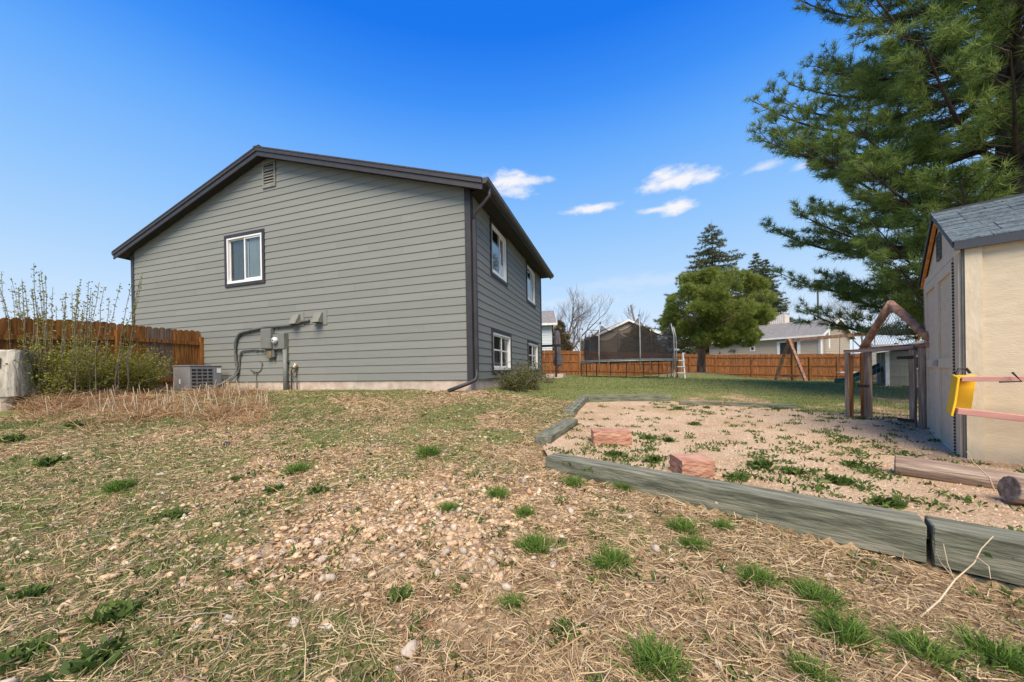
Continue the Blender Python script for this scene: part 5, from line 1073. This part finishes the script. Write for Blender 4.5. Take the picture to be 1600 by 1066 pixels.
flake(459, 975, .07, 'triangular pale rock right of the flat pale flake', seed=4); flake(510, 983, .065, 'rough cream rock among straw at the bottom centre', seed=5)
flake(250, 743, .09, 'pale flat rock in the middle of the left slope', seed=6); flake(258, 773, .085, 'cream rock below the pale flat rock on the left slope', seed=7)
flake(737, 880, .06, 'white jagged rock at the right edge of the river stones', 'flake_rock', .5, 8); flake(1049, 876, .04, 'small white pebble pair in the dry grass right of centre', 'flake_rock', .5, 9)
flake(1132, 888, .035, 'small white pebble left of the front timber foot', 'flake_rock', .5, 10); flake(126, 632, .22, 'pale grey flat stone in the dry brush near the stump', 'flake_rock', .3, 11); flake(404, 607, .40, 'white rock against the foundation below the meter', 'flake_rock', .5, 12)
flake(640, 1020, .09, 'grey weathered rock at the bottom centre', 'stone_grey', .5, 13); flake(1125, 800, .10, 'pale pink rock at the foot of the long front timber', 'flake_rock', .5, 14)
# --- fine chips of rock, bark and dead leaf
cx_, cy_ = scatter(14000, lambda x, y: notbed(x, y)*(.25+.75*sstep(2.5, -1.5, x))*(1-.8*lawn(x, y)), -8, 4.5, .9, 7.2, 81); r = np.random.default_rng(82)
C = np.stack([cx_, cy_, gz(cx_, cy_)+.006], 1); D = r.normal(0, 1, (len(C), 3)); D[:, 2] *= .22; s_ = np.clip(r.lognormal(math.log(.026), .40, len(C)), .008, .048)
V, F, t = leaves(C, D, s_, s_*r.uniform(.4, .9, len(C)), r, .5); o = link('leaf_litter', arr_mesh('leaf_litter', V, F, MATS['dry_leaf'], t)); tag(o, 'tan dead leaves and bark chips strewn over the slope', 'leaf litter', kind='stuff')
# --- straw and dead grass lying on the soil
def straw_d(x, y): return notbed(x, y)*np.clip(.42+.75*(fbm(x, y, 1.4, 91)-.5)*2+.25*sstep(-.4, 1.2, x)+.3*sstep(2.2, 1.2, y), .06, 1)*(1-.75*np.exp(-(((x+.5)/.8)**2+((y-2.35)/.7)**2)))*(1-.45*lawn(x, y))
tx_, ty_ = scatter(80000, straw_d, -8, 5, .85, 7.6, 92); r = np.random.default_rng(93); n_ = len(tx_)
P = np.stack([tx_, ty_, gz(tx_, ty_)+.004+r.uniform(0, .010, n_)], 1); D = r.normal(0, 1, (n_, 3)); D[:, 2] = np.abs(D[:, 2])*.20
V, F, t = blades(P, D, r.lognormal(math.log(.062), .45, n_), .0026+.0011*ty_, .25, r); o = link('straw', arr_mesh('straw', V, F, MATS['straw'], t)); tag(o, 'flattened straw and dead grass over the foreground soil', 'straw', kind='stuff')
# dead grass standing in low tufts
kx, ky = scatter(520, lambda x, y: notbed(x, y)*sstep(.42, .65, fbm(x, y, 1.2, 95))*.9, -6.5, 4, .95, 6.5, 96); parts = []
P = np.repeat(np.stack([kx, ky, gz(kx, ky)], 1), 26, 0); P[:, :2] += r.normal(0, .035, (len(P), 2)); D = r.normal(0, .75, (len(P), 3)); D[:, 2] = np.abs(D[:, 2])*.5+.35
V, F, t = blades(P, D, r.uniform(.03, .10, len(P)), .0028+.0008*P[:, 1], .5, r); o = link('dead_grass', arr_mesh('dead_grass', V, F, MATS['straw'], t)); tag(o, 'low bunches of dead tan grass across the slope', 'dead grass', kind='stuff')
# --- lawn blades
def lawn_pts(n, x0, x1, y0, y1, seed): return scatter(n, lambda x, y: np.clip(lawn(x, y)*1.25-.08, 0, 1)*notbed(x, y)*outside_house(x, y), x0, x1, y0, y1, seed)
parts = []
for (n, x0, x1, y0, y1, h_, w_, sd_) in [(70000, -8, 8, 1.0, 8, .045, .0055, 101), (60000, -8, 12, 5.0, 13, .052, .008, 102), (42000, -1, 24, 10, 26, .055, .014, 103)]:
    ax_, ay_ = lawn_pts(n, x0, x1, y0, y1, sd_); rr_ = np.random.default_rng(sd_); m_ = len(ax_); D = rr_.normal(0, .5, (m_, 3)); D[:, 2] = 1; parts.append(blades(np.stack([ax_, ay_, gz(ax_, ay_)-.004], 1), D, rr_.uniform(.5, 1.25, m_)*h_, w_, .35, rr_))
V, F, t = cat3(parts); t = np.clip(t*.9+.0, 0, 1); o = link('lawn_grass', arr_mesh('lawn_grass', V, F, MATS['grass_lawn'], t)); tag(o, 'short patchy green lawn grass with dry tips', 'grass', kind='stuff')
# --- counted tufts of bright grass
tuft_vars = []
for k in range(4):
    rr_ = np.random.default_rng(200+k); n_ = 340; P = np.zeros((n_, 3)); P[:, :2] = rr_.normal(0, .024, (n_, 2)); D = np.stack([P[:, 0]*13+rr_.normal(0, .25, n_), P[:, 1]*13+rr_.normal(0, .25, n_), np.ones(n_)], 1); V, F, t = blades(P, D, rr_.uniform(.05, .12, n_), .0042, .35, rr_); tuft_vars.append(arr_mesh('grass_tuft', V, F, MATS['grass_green'], t))
tufts = [(836, 858, 1.15, 'bright green grass tuft right of the river stones, below the smaller one'), (778, 776, .9, 'green grass tuft above the river stones toward the left timber corner'), (700, 797, .75, 'blue-green tuft at the upper edge of the river stones'),
 (958, 880, 1.1, 'double green grass tuft in the middle of the dry grass'), (1066, 828, 1.0, 'dense bright tuft below the middle of the long front timber'), (1084, 856, .9, 'bright tuft just below another one near the front timber'), (1128, 825, .7, 'small tuft closest to the long front timber'),
 (1184, 908, 1.0, 'round bright tuft near the right end of the long front timber'), (1274, 938, 1.15, 'leaning green tuft in front of the timber joint'), (1316, 994, 1.3, 'thick green tuft at the lower right'), (1024, 1046, 1.4, 'tall green grass clump at the bottom edge right of centre'), (1562, 1040, 1.5, 'large green clump in the bottom right corner'),
 (1440, 1025, 1.2, 'soft green clump along the bottom edge near the right'), (1264, 1055, .9, 'small tuft at the bottom edge right of the tall clump'), (820, 806, .8, 'green tuft directly above the bright tuft beside the stones'), (943, 888, .8, 'tuft touching the double tuft on its left'), (895, 758, .9, 'green tuft against the far half of the long front timber'),
 (975, 765, .8, 'pale green tuft leaning on the long front timber near the red block'), (190, 765, 1.1, 'green grass clump on the left slope, above the dandelion rosettes'), (670, 712, 1.2, 'broad green patch tuft in front of the downspout'), (466, 738, 1.1, 'dark green tuft above the river stones on the left'), (800, 948, .7, 'thin tuft at the lower right of the river stones')]
r = np.random.default_rng(210)
for i, (xp, yp, s_, lb) in enumerate(tufts):
    x, y = pxg(xp, yp); o = link('grass_tuft', tuft_vars[i % 4], None, (x, y, gzs(x, y)-.003), (0, 0, r.uniform(0, 6.28))); k = s_*(.58+.17*y); o.scale = (k*1.15, k*1.15, k); tag(o, lb, 'grass tuft', 'bright grass tufts on the slope')
# --- weeds: leaf rosettes in the gravel and on the slope
def rosette(seed, n_, ll):
    rr_ = np.random.default_rng(seed); az = rr_.uniform(0, 6.283, n_); el = rr_.uniform(.1, 1.25, n_); D = np.stack([np.cos(az)*np.cos(el), np.sin(az)*np.cos(el), np.sin(el)], 1); C = np.zeros((n_, 3)); C[:, :2] = rr_.normal(0, .018, (n_, 2)); C[:, 2] = .004; V, F, t = leaves(C, D, rr_.uniform(.5, 1, n_)*ll, rr_.uniform(.5, 1, n_)*ll*.42, rr_, .7); return arr_mesh('weed', V, F, MATS['leaf_green'], t)
wv = [rosette(300+k, n_, l_) for k, (n_, l_) in enumerate([(90, .052), (110, .045), (80, .058), (130, .040)])]
weeds = [(180, 965, 1.25, 'dark broad-leaved weed at the lower left'), (150, 1035, 1.3, 'large jagged weed at the bottom left, below another'), (50, 932, .9, 'green weed near the left edge above purple flowers'), (35, 1030, 1.2, 'weed clump in the bottom left corner'), (270, 808, 1.0, 'bright leafy weed in the middle of the left slope'), (495, 770, 1.0, 'weed at the upper left edge of the river stones'), (428, 768, .9, 'leafy weed left of the river stones'), (370, 750, .8, 'small weed higher on the left slope'),
 (625, 935, .9, 'small dark weed standing in the river stones'), (80, 725, 1.6, 'wide green weed patch below the stump'), (880, 990, .8, 'small weed in dry grass at the bottom centre right'), (960, 712, 1.2, 'weed cluster in front of the long red sandstone block'), (1020, 722, 1.1, 'weed between the two red sandstone blocks'), (1010, 686, .9, 'weed right of the long red sandstone block'), (1045, 690, .8, 'low weed behind the squarish red block'), (1150, 748, 1.1, 'leafy weed right of the squarish red block'), (1190, 730, 1.2, 'spreading weed in the middle of the gravel bed'), (1240, 740, 1.1, 'weed row middle toward the shed log'), (1310, 755, 1.1, 'weed nearer the shed log end'), (1085, 664, .9, 'weed in the back half of the gravel'), (1060, 640, .8, 'weed at the back timber right end'), (1215, 640, .7, 'tiny weed beside the sinking back timber'), (1390, 790, 1.0, 'weed just inside the front timber near the logs'), (1345, 655, .7, 'weed at the foot of the wire gate'), (895, 665, .9, 'weed inside the left corner timber'), (1105, 638, .7, 'low weed in front of the short half-buried timber'), (120, 668, 1.5, 'green weed patch under the cut brush on the left'), (215, 655, 1.2, 'weed clump in front of the cut brush, left of the cooling unit'), (20, 690, 1.4, 'weed clump at the left edge below the stump'), (1330, 727, .8, 'small weed in the gravel left of the long log')]
for i, (xp, yp, s_, lb) in enumerate(weeds):
    x, y = pxg(xp, yp); ib = bool(inbed(np.array([x]), np.array([y]))[0]); zz = float(zbed(x, y)) if ib else gzs(x, y); o = link('weed', wv[i % 4], None, (x, y, zz), (0, 0, i*1.7)); k = s_*(.85+.10*y); k *= 1.3; o.scale = (k*1.15, k*.95, k*.9); tag(o, lb, 'weed', 'broad-leaved weeds')
# small seedlings and sprouts everywhere else
ex, ey = scatter(900, lambda x, y: (.6+.3*notbed(x, y))*(1-lawn(x, y)*.6), -7, 6, 1, 7.5, 111); r = np.random.default_rng(112); ib = inbed(ex, ey); ez = np.where(ib, zbed(ex, ey), gz(ex, ey)); P = np.repeat(np.stack([ex, ey, ez], 1), 14, 0); P[:, :2] += r.normal(0, .025, (len(P), 2)); D = r.normal(0, .8, (len(P), 3)); D[:, 2] = np.abs(D[:, 2])+.25
V, F, t = leaves(P, D, r.uniform(.02, .05, len(P)), r.uniform(.008, .018, len(P)), r, .5); o = link('seedlings', arr_mesh('seedlings', V, F, MATS['leaf_green'], t)); tag(o, 'scattered tiny green seedlings in gravel and soil', 'seedlings', kind='stuff')
ux, uy = scatter(150, lambda x, y: inbed(x, y)*sstep(.42, .62, fbm(x, y, .9, 151)), .4, 6, 1.2, 8, 152); r = np.random.default_rng(153); P = np.repeat(np.stack([ux, uy, zbed(ux, uy)], 1), 34, 0); P[:, :2] += r.normal(0, .055, (len(P), 2)); D = r.normal(0, .8, (len(P), 3)); D[:, 2] = np.abs(D[:, 2])*.8+.15
V, F, t = leaves(P, D, r.uniform(.02, .05, len(P)), r.uniform(.010, .022, len(P)), r, .5); o = link('bed_sprouts', arr_mesh('bed_sprouts', V, F, MATS['leaf_green'], t)); tag(o, 'low mats of small green sprouts spreading through the gravel', 'sprouts', kind='stuff')
# --- loose gravel grains in the bed
qx, qy = scatter(13000, lambda x, y: inbed(x, y).astype(float), .2, 6.5, .6, 7.9, 121); r = np.random.default_rng(122); pmat('gravel_grain', [(.30, .19, .115), (.44, .305, .19), (.55, .40, .26), (.64, .50, .35)], 0, .9)
s_ = r.uniform(.006, .016, len(qx)); T4 = np.array([(0, 0, .6), (.6, 0, 0), (-.35, .55, 0), (-.35, -.5, 0.0)]); V = np.repeat(np.stack([qx, qy, zbed(qx, qy)], 1), 4, 0)+(np.tile(T4, (len(qx), 1))*np.repeat(s_, 4)[:, None])*r.uniform(.7, 1.3, (len(qx)*4, 3)); b_ = np.arange(len(qx))[:, None]*4; F = np.concatenate([b_+np.array([[0, 1, 2]]), b_+np.array([[0, 2, 3]]), b_+np.array([[0, 3, 1]])])
o = link('gravel_grains', arr_mesh('gravel_grains', V, F, MATS['gravel_grain'], np.repeat(r.uniform(0, 1, len(qx)), 4)), bed); o['kind'] = 'stuff'
# --- band of cut dry brush left of the house
def brush():
    r = np.random.default_rng(131); X, Y = px_ground(r.uniform(40, 420, 1300), 632+r.normal(0, 14, 1300)-np.abs(r.normal(0, 4, 1300))); k = (Y < 8.6) & outside_house(X, Y) & (r.uniform(0, 1, 1300) < np.where(X > -2.6, .35, 1)); X, Y = X[k], Y[k]; n_ = len(X)
    P = np.repeat(np.stack([X, Y, gz(X, Y)], 1), 22, 0); P[:, :2] += r.normal(0, .07, (len(P), 2)); D = r.normal(0, .8, (len(P), 3)); D[:, 2] = np.abs(D[:, 2])*.8+.15
    hh = r.uniform(.07, .27, len(P))*(.35+1.5*sstep(.35, .7, fbm(P[:, 0], P[:, 1], 1.6, 133))); V, F, t = blades(P, D, hh, .007, .6, r); o = link('dry_brush', arr_mesh('dry_brush', V, F, MATS['dry_brush'], t)); tag(o, 'tangle of cut dry tan brush along the left fence bed', 'brush', kind='stuff')
    wd = Wood(4)
    for i in range(0, n_, 9):
        h_ = r.uniform(.12, .34); a_ = r.normal(0, .16, 2); b_ = np.array([X[i], Y[i], gzs(X[i], Y[i])]); wd.add([b_, b_+np.array([a_[0]*h_*.5, a_[1]*h_*.5, h_*.5]), b_+np.array([a_[0]*h_, a_[1]*h_, h_])], .0075, .006)
    pm_ = mat('cut_stalk', (.44, .34, .22), (.60, .50, .36), scale=6, rough=.9); o = wd.build('cut_stalks', pm_, None); tag(o, 'pale cut stalk stubs sticking out of the dry brush', 'stalks', kind='stuff')
brush()
# dead forked branch leaning on the front timber at the right
bb = pxg(1435, 968); wb_ = Wood(6); be = empty('dead_branch', (bb[0], bb[1], gzs(*bb)), 0, 'thin dead forked branch lying against the front timber at the right', 'branch')
q = lambda x, y, Y: np.array(ptY(x, y, Y)-Vector(be.location))
wb_.add([q(1436, 966, bb[1]), q(1468, 938, bb[1]+.03), q(1492, 906, bb[1]+.06), q(1522, 880, bb[1]+.09), q(1533, 858, bb[1]+.10), q(1552, 838, bb[1]+.12)], .0038, .0016); wb_.add([q(1525, 870, bb[1]+.09), q(1545, 885, bb[1]+.06), q(1548, 905, bb[1]+.02)], .0024, .001); wb_.add([q(1490, 905, bb[1]+.06), q(1480, 880, bb[1]+.05), q(1474, 850, bb[1]+.06)], .0035, .0015); wb_.add([q(1490, 903, bb[1]+.05), q(1470, 880, bb[1]+.0), q(1462, 862, bb[1]-.02)], .003, .0012)
wb_.build('twigs', MATS['cut_stalk'], be)
# dried stalk in front of the shed log and small twigs on the slope
dz = ptZ(1555, 760, -.82); dsk = empty('dried_weed', (dz.x, dz.y, zbed(dz.x, dz.y)), 0, 'tan dried weed stalk leaning over the long log', 'dead plant'); wd = Wood(5); wd.add([(0, 0, 0), (-.04, .0, .10), (-.12, .02, .20), (-.16, .02, .27)], .005, .002); wd.add([(0, 0, 0), (.03, -.02, .06), (-.02, -.03, .10)], .004, .002); wd.build('stalk', MATS['cut_stalk'], dsk)
r = np.random.default_rng(141); wx, wy = scatter(420, lambda x, y: notbed(x, y), -6, 4, .95, 5.5, 142); wd = Wood(4)
for x, y in zip(wx, wy):
    z_ = gzs(x, y)+.012; a_ = r.uniform(0, 6.28); l_ = r.uniform(.06, .28); d_ = np.array([math.cos(a_), math.sin(a_), r.normal(0, .08)]); b_ = np.array([x, y, z_]); wd.add([b_, b_+d_*l_*.5+r.normal(0, .012, 3)*[1, 1, .3], b_+d_*l_], .003, .002)
mat('twig', (.16, .12, .095), (.40, .33, .26), scale=8, rough=.95); o = wd.build('twigs', MATS['twig'], None); tag(o, 'thin grey twigs scattered over the slope', 'twigs', kind='stuff')
print('script done', len(bpy.data.objects), 'objects')
